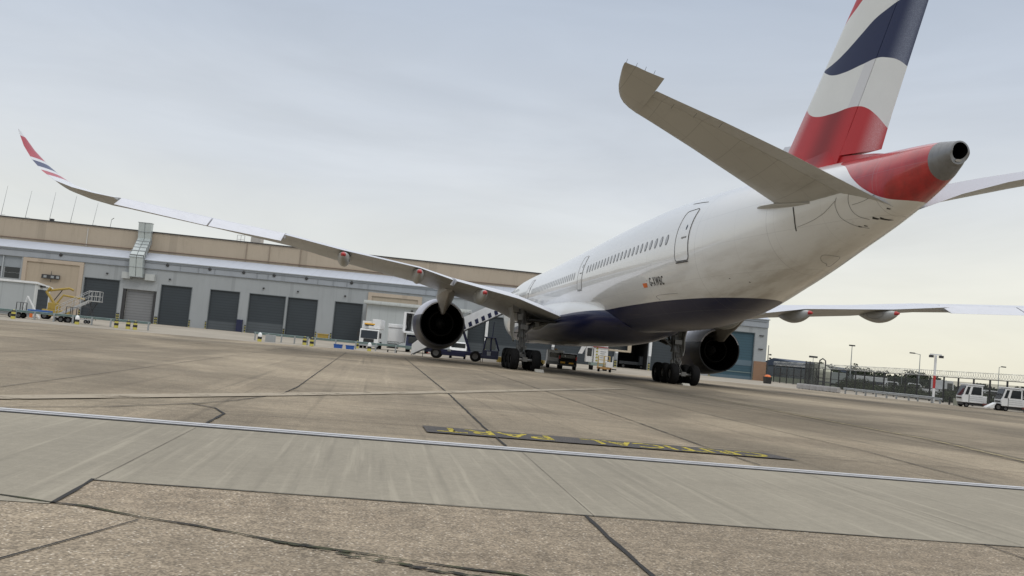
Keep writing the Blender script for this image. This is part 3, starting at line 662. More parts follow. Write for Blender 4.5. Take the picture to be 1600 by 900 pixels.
# ------- tail fin
def finst(z, th=.095):
    # straight leading and trailing edges
    le = 9.87-(z-10.44)*.9774; te = 3.9-(z-8.76)*.506
    return ((0, le, z), (0, te, z), (1, 0, 0), th)
FZ = [8.7, 9.2, 9.8, 10.5, 11.5, 12.5, 13.5, 14.5, 15.5, 16.5, 17.1]
def fin_paint(name):
    k = NT(name); sp = k.n('ShaderNodeSeparateXYZ'); k.l(k.map(), sp.inputs[0]); Y_, Z_ = sp.outputs[1], sp.outputs[2]
    le = k.math('MULTIPLY_ADD', k.math('SUBTRACT', Z_, 10.44), -.9774, 9.87); te = k.math('MULTIPLY_ADD', k.math('SUBTRACT', Z_, 8.76), -.506, 3.9)
    t = k.math('DIVIDE', k.math('SUBTRACT', le, Y_), k.math('SUBTRACT', le, te))
    def bd(pts):    # list of (Y, z) from LE to TE -> curve z/20 as function of Y/12
        P = sorted([(y/12, z/20) for y, z in pts]); return k.math('MULTIPLY', k.curve(k.math('DIVIDE', Y_, 12), P), 20)
    r_top = bd([(12, 12.3), (9.6, 11.75), (8.91, 11.30), (8.36, 10.93), (7.71, 10.69), (6.67, 10.55), (5.25, 10.46), (4.71, 10.29), (4.18, 9.93), (3.64, 9.41), (2.5, 8.3)])
    b_bot = bd([(12, 14.5), (8.6, 12.9), (7.83, 12.43), (7.39, 12.2), (6.86, 11.98), (6.04, 11.84), (4.97, 11.81), (4.11, 11.78), (3.69, 11.66), (3.13, 11.41), (2.72, 11.09), (1.0, 9.5)])
    b_top = bd([(12, 13.5), (8.6, 12.55), (7.83, 12.43), (6.92, 12.41), (6.13, 12.55), (5.1, 12.89), (4.41, 13.14), (3.74, 13.26), (3.09, 13.33), (1.8, 13.25), (0, 12.9)])
    q_bot = bd([(12, 13.3), (6.78, 13.59), (6.28, 13.77), (5.68, 13.94), (5.18, 14.13), (4, 14.5), (2, 14.75), (0, 14.7)])
    s1 = lambda a, b: k.ramp(k.math('SUBTRACT', a, b), -.008, .008)
    W_ = (.72, .73, .70); REDC = (.46, .020, .024); BLU = (.006, .013, .060)
    # printed fade: paler halftone near the leading and trailing edge
    vo = k.n('ShaderNodeTexVoronoi'); vo.inputs['Scale'].default_value = 30; k.l(k.map(scale=(0, 1, 1), rot=(R(45), 0, 0)), vo.inputs['Vector'])
    dots = k.ramp(vo.outputs['Distance'], .5, .3)
    le_f = k.math('MULTIPLY', k.ramp(t, .0, .07), k.ramp(t, .22, .09)); te_f = k.math('MULTIPLY', k.ramp(t, .80, .93), k.ramp(t, 1.02, .95))
    fade = k.math('MULTIPLY', k.math('ADD', le_f, te_f), k.math('MULTIPLY_ADD', dots, .16, .30))
    deep = k.math('MULTIPLY', k.ramp(t, .3, .5), k.ramp(t, .68, .5))
    rc = k.mix(fade, k.mix(k.math('MULTIPLY', deep, .75), REDC, (.17, .010, .012)), (.75, .62, .62))
    bf = k.math('MULTIPLY', k.math('MULTIPLY', k.ramp(t, .78, .93), k.ramp(t, 1.03, .95)), k.math('MULTIPLY_ADD', dots, .14, .26))
    bc = k.mix(bf, BLU, (.5, .55, .65))
    c = k.mix(s1(r_top, Z_), W_, rc)
    c = k.mix(k.math('MULTIPLY', s1(Z_, b_bot), s1(b_top, Z_)), c, bc)
    c = k.mix(s1(Z_, q_bot), c, REDC)
    n1 = k.noise(k.map(), .9, 5, .6); c = k.scale(c, k.math('MULTIPLY_ADD', n1, .12, .93))
    # repaired, greyer panel by the hinge
    hp = k.math('MULTIPLY', k.math('MULTIPLY', k.math('GREATER_THAN', t, .60), k.math('LESS_THAN', t, .70)), k.math('MULTIPLY', s1(Z_, r_top), s1(b_bot, Z_)))
    c = k.mix(k.math('MULTIPLY', hp, .5), c, (.56, .56, .60))
    k.set(c, .42, coat=.0, spec=.3); return k.m
FINM = fin_paint('tail_fin_paint')
fin = MB().loft(piece([finst(z) for z in FZ], 0, .695, 0, 14)).build('tail_fin', FINM, air, smooth=35, world=True)
mb = MB(); rs = piece([finst(z) for z in FZ], .70, .998, 0, 5)
# rudder with a raked foot
base = piece([finst(8.86)], .70, .998, 0, 5)[0]
foot = [Vector((p[0]*1, p[1], 8.74+.10*(p[1]-3.9))) for p in base]
mb.loft([foot]+rs[2:]); rud = mb.build('rudder', FINM, fin, smooth=35, world=True)
MB().loft([[(-w_, y, 8.3), (w_, y, 8.3), (w_*.8, y, zt_), (-w_*.8, y, zt_)] for y, w_, zt_ in ((6.6, .20, 8.98), (5.8, .17, 8.90), (5.0, .13, 8.78), (4.2, .09, 8.66), (3.4, .04, 8.5))]).build('rudder_fairing', FINM, fin, smooth=50, world=True)
# dorsal fillet, white
rings = []
for Y, h in ((17.5, 0.02), (14.5, .12), (12.6, .35), (11.4, .9), (10.8, 1.3), (9.6, 1.2)):
    b0 = fT(Y)-.1; wv = .28 if Y < 13 else .12
    rings.append([(wv, Y, b0), (wv*.5, Y, b0+h*.6), (.03, Y, b0+h+.08), (-.03, Y, b0+h+.08), (-wv*.5, Y, b0+h*.6), (-wv, Y, b0)])
MB().loft(rings).build('dorsal_fillet', WINGW, air, smooth=60, world=True)
# fin to body fillet in the fin's colours
rings = []
for z, g in ((8.55, .45), (8.8, .22), (9.0, .10), (9.25, .0)):
    s_ = finst(z); le, te = s_[0][1], 6.3-(z-8.55)*.35
    n = 24; rr_ = []
    for i in range(n):
        a = 2*math.pi*i/n; t = (1-math.cos(a))/2; hw = foil(t)*.095*(le-te)+g*math.sin(math.pi*min(max(t, 0), 1))**.5*.9
        hw = foil(.5*t+.12)*.095*(le-3.9)*min(1, 6*(1-t)+.3)*min(1, 8*t+.02)+g*math.sin(math.pi*t)**.5*.9
        rr_.append((math.copysign(hw, math.sin(a)) if abs(math.sin(a)) > 1e-6 else 0, le+g*.6-(le-te+g*1.0)*t, z))
    rings.append(rr_)
MB().loft(rings).build('fin_root_fillet', FINM, fin, smooth=60, world=True)

# ------- horizontal stabilisers
HST = [(.3, 8.4, 7.0, 2.25, 7.10), (2.0, 7.45, 7.45, 2.65, 7.74), (3.6, 6.67, 7.9, 2.72, 8.25), (5.7, 5.65, 8.48, 2.62, 8.80), (7.3, 4.85, 8.88, 2.62, 9.2), (7.92, 4.55, 9.03, 2.70, 9.38)]
HTIP = [(7.92, 4.55, 9.03, 1.92, 9.36), (8.25, 4.32, 9.11, 1.78, 9.38), (8.5, 4.08, 9.18, 1.67, 9.40), (8.7, 3.75, 9.235, 1.58, 9.42), (8.85, 3.38, 9.28, 1.5, 9.435), (8.98, 2.95, 9.32, 1.45, 9.445), (9.08, 2.5, 9.365, 1.41, 9.45), (9.17, 2.05, 9.405, 1.37, 9.455), (9.23, 1.7, 9.44, 1.345, 9.46), (9.26, 1.45, 9.455, 1.33, 9.46)]
HTU = under('stabiliser_grey', (.48, .48, .455))
HTW = mat('stabiliser_white', (.42, .43, .48), .35, var=.05)
def hst(s, side):
    X, yl, zl, yt, zt = s[:5]; return ((side*X, yl, zl), (side*X, yt, zt), (-side*.22, 0, .975), .095)
for side in (-1, 1):
    stb = MB().loft(piece([hst(s, side) for s in HST], 0, .70)).build('horizontal_stabiliser', HTW, air, smooth=30, world=True)
    tipo = MB().loft(piece([hst(s, side) for s in HTIP], 0, .998)).build('stabiliser_tip', HTW, stb, smooth=30, world=True)
    elv = MB().loft(piece([hst(s, side) for s in HST[:5]+[(7.86, 4.57, 9.02, 2.70, 9.37)]], .705, .998, R(16), 4)).build('elevator', HTW, stb, smooth=25, world=True)
    for o in (stb, tipo, elv):
        o.data.materials.append(HTU)
        for p in o.data.polygons:
            if p.normal.z < 0.0: p.material_index = 1
    for f in (.03, .3, .55, .8):
        x, y, z = side*(9.26-1.2*f), 1.33+.5*f, 9.46-.1*f; q = MB(); q.cyl((x, y, z), (x+side*.03, y-.22, z+.03), .007, .005, 5); q.build('static_discharger', DARK, stb, world=True)
    for X in (5.9, 6.7, 7.4):
        z = 8.80+(X-5.7)*.25-.46; y = 2.60; q = MB(); q.cyl((side*X, y+.1, z), (side*X, y-.16, z+.06), .007, .005, 5); q.build('static_discharger', DARK, stb, world=True)
    # root fairing: a thin lip hugging the body under the leading part of the tailplane
    q = MB(); rings = []
    for Y, zc, h, o_ in ((8.7, 7.30, .02, .02), (8.2, 7.26, .05, .14), (7.4, 7.2, .06, .22), (6.4, 7.12, .05, .14), (5.6, 7.08, .02, .03)):
        x, _, _ = fus(Y, zc, side)
        rings.append([(x-side*.05, Y, zc-h), (x+side*o_*.7, Y, zc-h*.5), (x+side*o_, Y, zc+h), (x-side*.05, Y, zc+h+.12)])
    q.loft(rings).build('root_fairing', HTU, stb, smooth=60, world=True)

# ------- details on the port side skin
LINE = mat('seam_line', (.07, .07, .072), .6)
LINE2 = mat('soft_seam', (.22, .22, .215), .6)
def path_on(pts, off=.006): return [fus(y, z, -1, off) for y, z in pts]
def dense(pts, n=8):
    out = []
    for (a, b), (c_, d) in zip(pts, pts[1:]): out += [(a+(c_-a)*i/n, b+(d-b)*i/n) for i in range(n)]
    return out+[pts[-1]]
def rrect(y0, y1, z0, z1, sl, r=.18):
    """rounded door outline; sl shifts the top in Y"""
    P = []
    for cy, cz, a0 in ((y1-r, z1-r, 0), (y0+r, z1-r, 90), (y0+r, z0+r, 180), (y1-r, z0+r, 270)):
        for i in range(5):
            a = R(a0+i*22.5); y = cy+r*math.cos(a); z = cz+r*math.sin(a); P.append((y+sl*(z-z0), z))
    return P
def skin_patch(pts2d, name, m, parent, off=.004):
    q = MB(); cy = sum(p[0] for p in pts2d)/len(pts2d); cz = sum(p[1] for p in pts2d)/len(pts2d); prev = None; R_ = []
    for f in (0.02, .35, .7, 1.0): R_.append([q.b.verts.new(fus(cy+(y-cy)*f, cz+(z-cz)*f, -1, off)) for y, z in pts2d])
    n = len(pts2d); q._f(R_[0])
    for a, b in zip(R_, R_[1:]):
        for i in range(n): q._f([a[i], a[(i+1) % n], b[(i+1) % n], b[i]])
    return q.build(name, m, parent, smooth=60, world=True)
def cabin_door(y0, y1, z0, z1, sl=.0, lw=.016):
    P = rrect(y0, y1, z0, z1, sl); D = []
    for i in range(len(P)):
        a, b = P[i], P[(i+1) % len(P)]; D.append(a)
        L = math.hypot(b[0]-a[0], b[1]-a[1])
        for j in range(1, int(L/.15)): f = j/int(L/.15); D.append((a[0]+(b[0]-a[0])*f, a[1]+(b[1]-a[1])*f))
    d = skin_patch(D, 'cabin_door', FUSM, air, .012)
    MB().tube([fus(y, z, -1, .014) for y, z in D], lw, 6, True).build('door_seal', LINE, d, world=True)
    bot = [(y, z0-.06) for y in [y0+.1+i*(y1-y0-.2)/6 for i in range(7)]]
    MB().tube([fus(y, z, -1, .02) for y, z in bot], .03, 6).build('door_sill', LINE, d, world=True)
    yw = (y0+y1)/2+.0; zw = z0+1.45
    skin_patch([(yw-.25+.07*math.cos(a)+sl*1.45, zw+.12*math.sin(a)) for a in [2*math.pi*i/14 for i in range(14)]], 'door_window', GLASS, d, .02)
    skin_patch([(yw-.1+dx, z0+1.0+dz) for dx, dz in ((-.22, -.03), (.3, -.03), (.3, .04), (-.22, .04))], 'handle', LINE2, d, .02)
    return d
cabin_door(13.95, 15.30, 5.78, 8.08, .12, .016)
LINE, _dark = LINE2, LINE
cabin_door(31.43, 32.6, 5.38, 7.5, .06, .011)
cabin_door(50.4, 51.5, 5.0, 7.2, .05, .012)
cabin_door(64.4, 65.4, 4.75, 6.8, .0, .012)
LINE = _dark
WINM = mat('window_pane', (.42, .43, .44), .2, var=.2)
WSUR = mat('window_surround', (.13, .135, .14), .35)
def window(y, z):
    f = skin_patch([(y+.165*math.cos(a), z+.25*math.sin(a)) for a in [2*math.pi*i/16 for i in range(16)]], 'window', WSUR, air, .006)
    skin_patch([(y+.115*math.cos(a), z+.19*math.sin(a)) for a in [2*math.pi*i/16 for i in range(16)]], 'pane', WINM, f, .012)
def zwin(y): return 6.87-(y-16.49)*.0245 if y < 32 else 6.33-(y-34)*.0148
for i in range(22): window(16.5+i*.66, zwin(16.5+i*.66))
for i in range(26): window(33.8+i*.62, zwin(33.8+i*.62))
for i in range(15): window(52.3+i*.62, zwin(52.3+i*.62)-.0)
# registration and small placards
def regp(x, y): return fus(18.62-x*1.0, 4.90+y*1.12, -1, .012)
text_mesh('G-XWBC', .50, 'registration', BLKP, air, lambda x, y: regp(x*.74, y*.95), sub=1, offset=.008, gap=1.22)
skin_patch([(19.55, 4.86), (19.0, 4.86), (19.0, 5.06), (19.55, 5.06)], 'placard', ORANGE, air, .01)
for a, b in (((14.9, 5.35), (12.5, 5.42)),): pass
def csp(P, n=6):
    out = []; Q = [P[0]]+P+[P[-1]]
    for i in range(1, len(Q)-2):
        p0, p1, p2, p3 = Q[i-1:i+3]
        for t in [j/n for j in range(n)]: out.append(tuple(.5*(2*p1[a]+(p2[a]-p0[a])*t+(2*p0[a]-5*p1[a]+4*p2[a]-p3[a])*t*t+(-p0[a]+3*p1[a]-3*p2[a]+p3[a])*t**3) for a in (0, 1)))
    return out+[P[-1]]
MB().tube(path_on(csp([(16.1, 8.56), (15, 8.46), (14.0, 8.34)])), .012, 5).build('crown_seam', LINE, air, world=True)
MB().tube(path_on(csp([(6.46, 7.05), (6.41, 6.69), (6.48, 6.25)])), .022, 5).build('stabiliser_track', LINE, air, world=True)
for P in ([(6.37, 6.37), (5.58, 6.5), (4.89, 6.7), (4.29, 7.01)], [(4.25, 7.09), (4.34, 6.92), (4.34, 6.72), (4.29, 6.48), (4.11, 6.3), (3.94, 6.2), (3.72, 6.14)], [(3.65, 7.25), (3.73, 7.0), (3.75, 6.81), (3.71, 6.59), (3.59, 6.44), (3.36, 6.35)], [(3.63, 6.79), (3.14, 6.85), (2.64, 6.98)], [(18.2, 4.25), (18.3, 4.45), (16.0, 4.48)], [(6.9, 5.25), (6.3, 5.5), (6.0, 5.42), (6.6, 5.2), (6.9, 5.25)]):
    MB().tube(path_on(csp(P)), .007, 5).build('panel_seam', LINE2, air, world=True)
for y, z, sc_ in ((3.16, 6.37, 1), (2.98, 6.35, 1), (3.88, 6.19, .6), (3.7, 6.2, .5), (2.5, 6.58, .6), (10.5, 4.75, .5), (18.9, 5.15, .5), (11.4, 4.9, .5)):
    skin_patch([(y-.10*sc_, z-.02*sc_), (y, z-.035*sc_), (y+.10*sc_, z-.01*sc_), (y+.02*sc_, z+.045*sc_)], 'drain_vent', DARK, air, .01)
# blade antennas, beacon
MB().loft([[(-.02, 27.6, 9.1), (.02, 27.6, 9.1), (.02, 27.2, 9.1), (-.02, 27.2, 9.1)], [(-.01, 27.35, 9.42), (.01, 27.35, 9.42), (.01, 27.2, 9.42), (-.01, 27.2, 9.42)]]).build('antenna', WINGW, air, world=True)
MB().lathe([(0, .09), (.08, .08), (.13, .02)], (0, 44, 8.64), 'Z', 12).build('beacon', RED_L, air, world=True)
# cockpit glazing
skp = MB()
for s in (-1, 1):
    for y0, y1, z0, z1 in ((69.0, 70.1, 5.25, 5.95), (70.2, 71.1, 5.0, 5.65)):
        P = [fus(y, z, s, .015) for y, z in ((y0, z0), (y1, z0-.1), (y1-.1, z1-.3), (y0, z1))]; skp.quad(*P)
skp.build('cockpit_glazing', GLASS, air, world=True)

# ================================================================== HANGAR
ANG = math.atan2(-.12091458, .99266292)
A0 = (-59.494, 123.509, 0)
hg = thing('hangar', 'long hangar with grey lower front, dark roller doors and beige upper wall', 'hangar', A0, ANG)
def clad(name, col, pitch=.9, rough=.5, dirt=.25):
    k = NT(name); sp = k.n('ShaderNodeSeparateXYZ'); k.l(k.map(), sp.inputs[0])
    fx = k.math('ABSOLUTE', k.math('SUBTRACT', k.math('FRACT', k.math('DIVIDE', sp.outputs[0], pitch)), .5))
    n1 = k.noise(k.map(scale=(1, 1, .4)), .35, 6, .6); n2 = k.noise(k.map(scale=(3, 3, .25)), .8, 6, .65)
    c = k.scale(col, k.math('MULTIPLY_ADD', n1, .24, .88))
    c = k.mix(k.math('MULTIPLY', k.ramp(n2, .5, .75), dirt), c, tuple(x*.55 for x in col))
    c = k.mix(k.math('MULTIPLY', k.math('LESS_THAN', fx, .03), .25), c, tuple(x*.5 for x in col))
    k.set(c, rough); return k.m
CLAD = clad('grey_cladding', (.325, .345, .355), 9.0)
CLADB = clad('bluegrey_fascia', (.315, .34, .37), 12.0)
ROOFB = clad('pale_roof_sheet', (.47, .51, .58), 1.2, .4, .2)
BEIGE = clad('beige_render', (.40, .335, .255), 21.0, .8, .25)
BEIGE2 = clad('beige_trim', (.45, .375, .295), 14, .8, .15)
def roller(name, col):
    k = NT(name); sp = k.n('ShaderNodeSeparateXYZ'); k.l(k.map(), sp.inputs[0])
    f = k.math('FRACT', k.math('MULTIPLY', sp.outputs[2], 2.4)); n1 = k.noise(k.map(scale=(.6, 1, .5)), .5, 5, .6)
    c = k.scale(col, k.math('MULTIPLY', k.math('MULTIPLY_ADD', n1, .4, .8), k.math('MULTIPLY_ADD', k.math('LESS_THAN', f, .18), -.3, 1)))
    k.set(c, .5); return k.m
DGREY = roller('door_dark', (.032, .042, .050)); MGREY = roller('door_grey', (.20, .205, .21)); LGREY = roller('door_lower', (.075, .088, .098)); TEAL = roller('door_teal', (.035, .085, .115))
BRICK = NT('brick'); bk = BRICK.n('ShaderNodeTexBrick'); bk.inputs['Color1'].default_value = (.30, .16, .09, 1); bk.inputs['Color2'].default_value = (.22, .11, .06, 1); bk.inputs['Mortar'].default_value = (.3, .26, .2, 1); bk.inputs['Scale'].default_value = 4
BRICK.l(BRICK.map(rot=(R(90), 0, 0)), bk.inputs[0]); BRICK.set(bk.outputs[0], .85); BRICK = BRICK.m
INSIDE = mat('dark_interior', (.012, .012, .013), .9)
# lower front wall with real openings
openings = [(-18.5, -9.9, 4.95, 8.35), (-.1, 5.2, 0, 6.12), (5.85, 11.0, 0, 6.12), (11.65, 16.27, 0, 6.1), (19.17, 23.62, 0, 6.08), (25.2, 30.72, 0, 6.05), (31.15, 35.68, 0, 6.02), (38.4, 42.65, 0, 6.05), (57.6, 61.95, 0, 6.0), (62.35, 72.4, 0, 6.0), (72.9, 82.3, 0, 6.0), (82.9, 87.6, 0, 6.0), (88.1, 92.6, 0, 6.0), (97.6, 104.15, 0, 7.35)]
wl = MB()
def wall_with(mb, u0, u1, z1, ops, y0=0, y1=.35):
    c_ = u0
    for a, b, lo, hi in ops:
        if a > c_: mb.box((c_, y0, 0), (a, y1, z1))
        if lo > 0: mb.box((a, y0, 0), (b, y1, lo))
        mb.box((a, y0, hi), (b, y1, z1)); c_ = b
    if u1 > c_: mb.box((c_, y0, 0), (u1, y1, z1))
wall_with(wl, -30, 106.2, 9.55, openings); wl.build('front_wall', CLAD, hg)
MB().box((106.0, .36, 0), (106.2, 30, 9.5)).box((-30, .36, 0), (-29.8, 30, 9.5)).build('side_wall', CLAD, hg)
# fascia above the doors
MB().box((-30, -.12, 8.38), (106.25, 0-.002, 9.62)).build('fascia', CLADB, hg)
MB().prism([(-.14, 9.62), (-.14, 9.70), (6.0, 11.25), (6.0, 9.62)], 'X', -30.4, 106.4).build('lean_to_roof', ROOFB, hg)
MB().box((-30.4, -.24, 9.56), (106.4, -.15, 9.70)).build('gutter', GALV, hg)
# beige upper hall
MB().loft([[(-36, 6.02, 9.7), (96, 6.02, 9.7), (96, 40, 9.7), (-36, 40, 9.7)], [(-36, 6.02, 15.0), (96, 6.02, 13.65), (96, 40, 13.65), (-36, 40, 15.0)]]).build('upper_wall', BEIGE, hg)
MB().loft([[(-36.2, 5.85, 15.0), (96.2, 5.85, 13.65), (96.2, 6.6, 13.65), (-36.2, 6.6, 15.0)], [(-36.2, 5.85, 15.16), (96.2, 5.85, 13.81), (96.2, 6.6, 13.81), (-36.2, 6.6, 15.16)]]).build('parapet_cap', DARK, hg)
for u in (-3.2, 22.3, 26.0, 31.0): MB().box((u-.06, 5.9, 11.3), (u+.06, 6.0, 14.2)).build('downpipe', mat('pipe_pale', (.5, .48, .44), .5) if u < 0 else mat('pipe_beige', (.26, .21, .16), .6), hg)
MB().tube([(-30, 5.9, 11.65), (96, 5.9, 11.55)], .07, 6).build('wall_pipe', mat('pipe_brown', (.16, .11, .08), .6), hg)
MB().box((22.5, 7, 14.2), (24.1, 9, 15.5)).build('roof_box', mat('roof_box', (.42, .4, .37), .6), hg)
q = MB()
for u in (20.3, 20.9, 21.5): q.cyl((u, 7, 14.2), (u, 7, 15.6), .04, .04, 5)
for z in (14.9, 15.6): q.cyl((20.3, 7, z), (21.5, 7, z), .035, .035, 5)
q.build('roof_rail', STEEL, hg)
MB().box((-9.6, 6.3, 14.6), (-9.1, 6.8, 15.25)).build('roof_vent', DARK, hg)
# pipes, conduits and oval lamps along the fascia
q = MB(); q.tube([(-30, -.2, 9.38), (106, -.2, 9.30)], .05, 6); q.tube([(-9, -.2, 8.44), (106, -.2, 8.36)], .03, 6)
for u in (14.2, 17, 19.5, 26, 27.7, 35.4, 37.8, 39.9, 43.2, 52.2): q.tube([(u, -.2, 9.3), (u, -.2, 8.4)], .035, 5)
q.build('conduit', mat('conduit', (.23, .25, .27), .5), hg)
for u in (-4.1, 7.5, 12.2, 18.7, 23.9, 28.6, 33.6, 40.6):
    l_ = MB().lathe([(0, .26), (-.12, .24), (-.16, .1), (-.16, .01)], (u, -.13, 9.2), 'Y', 14).build('wall_lamp', DARK, hg)
for u in (3.2, 12.8, 27.2, 32.5, 39.8, 69, 79, 91):
    MB().box((u-.12, -.25, 6.95), (u+.12, 0, 7.15)).build('wall_lamp', BLKP, hg)
# left window bay
wf = MB(); u = -18.5
for a in range(4): wf.box((-18.5+a*2.87-.09, .05, 4.95), (-18.5+a*2.87+.09, .2, 8.35))
bay = wf.build('window_bay', mat('bay_frame', (.38, .41, .43), .5), hg)
MB().box((-18.5, .24, 6.65), (-9.9, .3, 8.35)).build('panel', mat('bay_panel', (.27, .30, .325), .45), bay)
for a in range(3):
    x0 = -18.5+a*2.87+.35
    for zz in (4.95, 5.82): MB().box((x0, .2, zz+.04), (x0+2.2, .26, zz+.80)).build('pane', GLASS, bay)
MB().box((-18.5, .3, 4.9), (-9.9, .34, 8.35)).build('backing', CLAD, bay)
# beige framed former doors
for a, b, top in ((-9.62, -.42, 8.34), (43.35, 51.7, 8.02)):
    f_ = MB().box((a, -.22, 0), (a+.6, -.003, top)).box((b-.6, -.22, 0), (b, -.003, top)).box((a+.6, -.22, top-.55), (b-.6, -.003, top)).build('blind_doorway', BEIGE2, hg)
    MB().box((a+.6, -.06, 0), (b-.6, -.003, top-.55)).build('infill', BEIGE, f_)
ob = MB().box((-6.45, -.5, 5.38), (-3.75, -.25, 6.0)).build('obstacle_lamp_bracket', DARK, hg)
for u in (-6.1, -5.0, -4.2): MB().box((u, -.56, 5.5), (u+.45, -.5, 5.85)).build('lamp', GALV, ob)
MB().cyl((-5.1, -.3, 6.0), (-5.1, -.3, 6.6), .06, .02, 6).cyl((-5.1, -.3, 5.38), (-5.1, -.3, 4.9), .04, .04, 6).build('stalk', DARK, ob)
# roller doors
def guard(u, z=1.15):
    q = MB()
    n = 6; wd = .15
    for i in range(n):
        q.mat(BLKP if i % 2 else mat('guard_yellow', (.38, .34, .10), .6)).box((u-wd/2, -.12, i*z/n), (u+wd/2, -.003, (i+1)*z/n-.0))
    q.build('door_guard', None, hg)
for i, (a, b, lo, hi) in enumerate(openings[1:]):
    if i in (1,):   # pale shutter under a deep roller box
        d = MB().box((a+.45, .5, 0), (b-.45, .6, 5.0)).build('roller_door', MGREY, hg, label='pale grey roller shutter under a deep roller box')
        MB().box((a, .02, 5.0), (b, .45, 6.12)).build('roller_box', GREYP, d); MB().box((a, .1, 0), (a+.45, .48, 5.0)).build('guide_rail', DARK, d); MB().box((b-.45, .1, 0), (b, .48, 5.0)).build('guide_rail', DARK, d)
    elif i == 10:   # open doorway
        d = MB().box((a, 12, 0), (b, 12.2, 6)).box((a-.3, .36, 0), (a, 12, 6)).box((b, .36, 0), (b+.3, 12, 6)).box((a-.3, .36, 6.0), (b+.3, 12, 6.2)).build('open_doorway', INSIDE, hg)
    elif i == 12:
        d = MB().box((a, .25, 0), (b, .35, hi)).build('roller_door', TEAL, hg, label='tall teal roller door in the end bay')
        for z0, z1 in ((2.15, 3.0), (0.0, .5)): MB().box((a, .20, z0), (b, .247, z1)).build('door_panel', mat('teal_pale', (.10, .15, .185), .4), d)
        MB().box((a, .18, 1.05), (b, .245, 1.15)).build('door_rail', mat('teal_rail', (.2, .26, .25), .5), d)
    else:
        d = MB().box((a, .22, 0), (b, .32, hi)).build('roller_door', DGREY, hg)
        if i in (3, 4, 8, 7): MB().box((a+.02, .17, 0), (b-.02, .217, 1.75 if i != 3 else 1.35)).build('lower_panel', LGREY, d)
    if a > 56 and i != 12: 
        cpl = MB().box((a-.42, -.15, 2.2), (a+.0, -.003, 6.0)).build('column_casing', WHITE, hg)
        MB().box((a-.30, -.12, 1.2), (a-.08, -.003, 2.2)).build('switch_box', GALV, hg)
    if i not in (1, 10): MB().box((a-.09, -.04, 0), (a, .2, hi+.09)).box((b, -.04, 0), (b+.09, .2, hi+.09)).box((a, -.04, hi), (b, .2, hi+.09)).build('door_frame', mat('door_frame', (.16, .18, .19), .5), d)
    guard(a-.2); guard(b+.2)
MB().box((18.0+5.75, -.5, 0), (24.65, -.12, 1.9)).build('notice_locker', NAVY, hg)
MB().box((104.3, -.14, 0), (106.3, -.003, 3.0)).build('brick_pier', BRICK, hg)
for z in (4.9, 7.0): MB().box((104.9, -.2, z), (105.6, -.003, z+.12)).build('wall_vent', DARK, hg)
# ventilation duct climbing over the roof
DUCT = mat('duct_metal', (.46, .50, .49), .35, metal=.45, var=.12, scale=1.2, dirt=.1)
dpth = [((6.1, 5.3, 15.9), (0, 0, 1)), ((6.2, 5.3, 13.0), 0), ((7.5, .2, 10.6), 0), ((7.7, -.75, 9.9), 0), ((7.95, -.75, 6.9), 0)]
def duct_rings(pts, x_off, wd=.98, th=.95):
    rings = []
    P = [Vector(p[0]) for p in pts]
    for i, p in enumerate(P):
        d = (P[min(i+1, len(P)-1)]-P[max(i-1, 0)]).normalized(); sx = Vector((1, 0, 0)); up = sx.cross(d).normalized()
        rings.append([p+sx*(x_off-wd/2)+up*(-th/2), p+sx*(x_off+wd/2)+up*(-th/2), p+sx*(x_off+wd/2)+up*(th/2), p+sx*(x_off-wd/2)+up*(th/2)])
    return rings
dct = MB().loft(duct_rings(dpth, -.52)).loft(duct_rings(dpth, .52)).build('ventilation_duct', DUCT, hg, bevel=.05)
P = [Vector(p[0]) for p in dpth]
fl = MB()
for a, b in zip(P, P[1:]):
    n = max(1, round((b-a).length/1.5))
    for i in range(n+1):
        p = a.lerp(b, i/n); d = (b-a).normalized(); up = Vector((1, 0, 0)).cross(d).normalized(); sx = Vector((1, 0, 0)); hw, ht, lw = 1.08, .54, .04
        fl.loft([[p+sx*(s*hw)+up*(t*ht)+d*q_ for s, t in ((-1, -1), (1, -1), (1, 1), (-1, 1))] for q_ in (-lw, lw)])
fl.build('duct_flange', GALV, dct)
for u0, u1 in ((5.6, 6.95), (9.15, 10.6)): MB().box((u0, -.6, 6.55), (u1, -.003, 7.55)).build('filter_box', mat('filter_box', (.45, .47, .46), .5), hg)
# roof aerials
H_W = Matrix.Translation(A0) @ Matrix.Rotation(ANG, 4, 'Z')
aer = None
wtags = ['outermost of the thin roof aerials above the window bay', 'second thin roof aerial from the far end, with a short side arm', 'third thin roof aerial, plain and leaning, above the beige doorway', 'fourth thin roof aerial, between the plain leaning one and the pale downpipe', 'thin roof aerial beside the pale downpipe of the upper wall', 'short aerial with a bent top standing near the ventilation duct']
for i, (u, h) in enumerate(((-18.4, 5.7), (-14.5, 5.3), (-10.6, 5.4), (-7.2, 5.2), (-3.6, 4.4), (-.7, 2.0))):
    b = H_W @ Vector((u, 8, 0)); z0 = 14.2
    if i < 5:
        if aer is None:
            aer = thing('roof_aerial', wtags[0], 'aerial', (b.x, b.y, z0), 0, 'thin aerials along the hangar roof')
            MB().cyl((0, 0, 0), (.55, 0, 5.9), .05, .02, 6).build('mast', GALV, aer); MB().cyl((.05, 0, 1.1), (.7, 0, 1.12), .03, .03, 5).build('side_arm', GALV, aer)
        else:
            a2 = again(aer, (b.x, b.y, z0), 0 if i % 2 == 0 else .5, wtags[i]); a2.scale = (1, 1, h/5.7)
    else:
        t = thing('roof_aerial', wtags[5], 'aerial', (b.x, b.y, z0), 0, 'thin aerials along the hangar roof')
        MB().cyl((0, 0, 0), (.15, 0, 2.0), .04, .03, 6).cyl((.15, 0, 2.0), (.5, 0, 2.3), .05, .05, 6).build('mast', DARK, t)
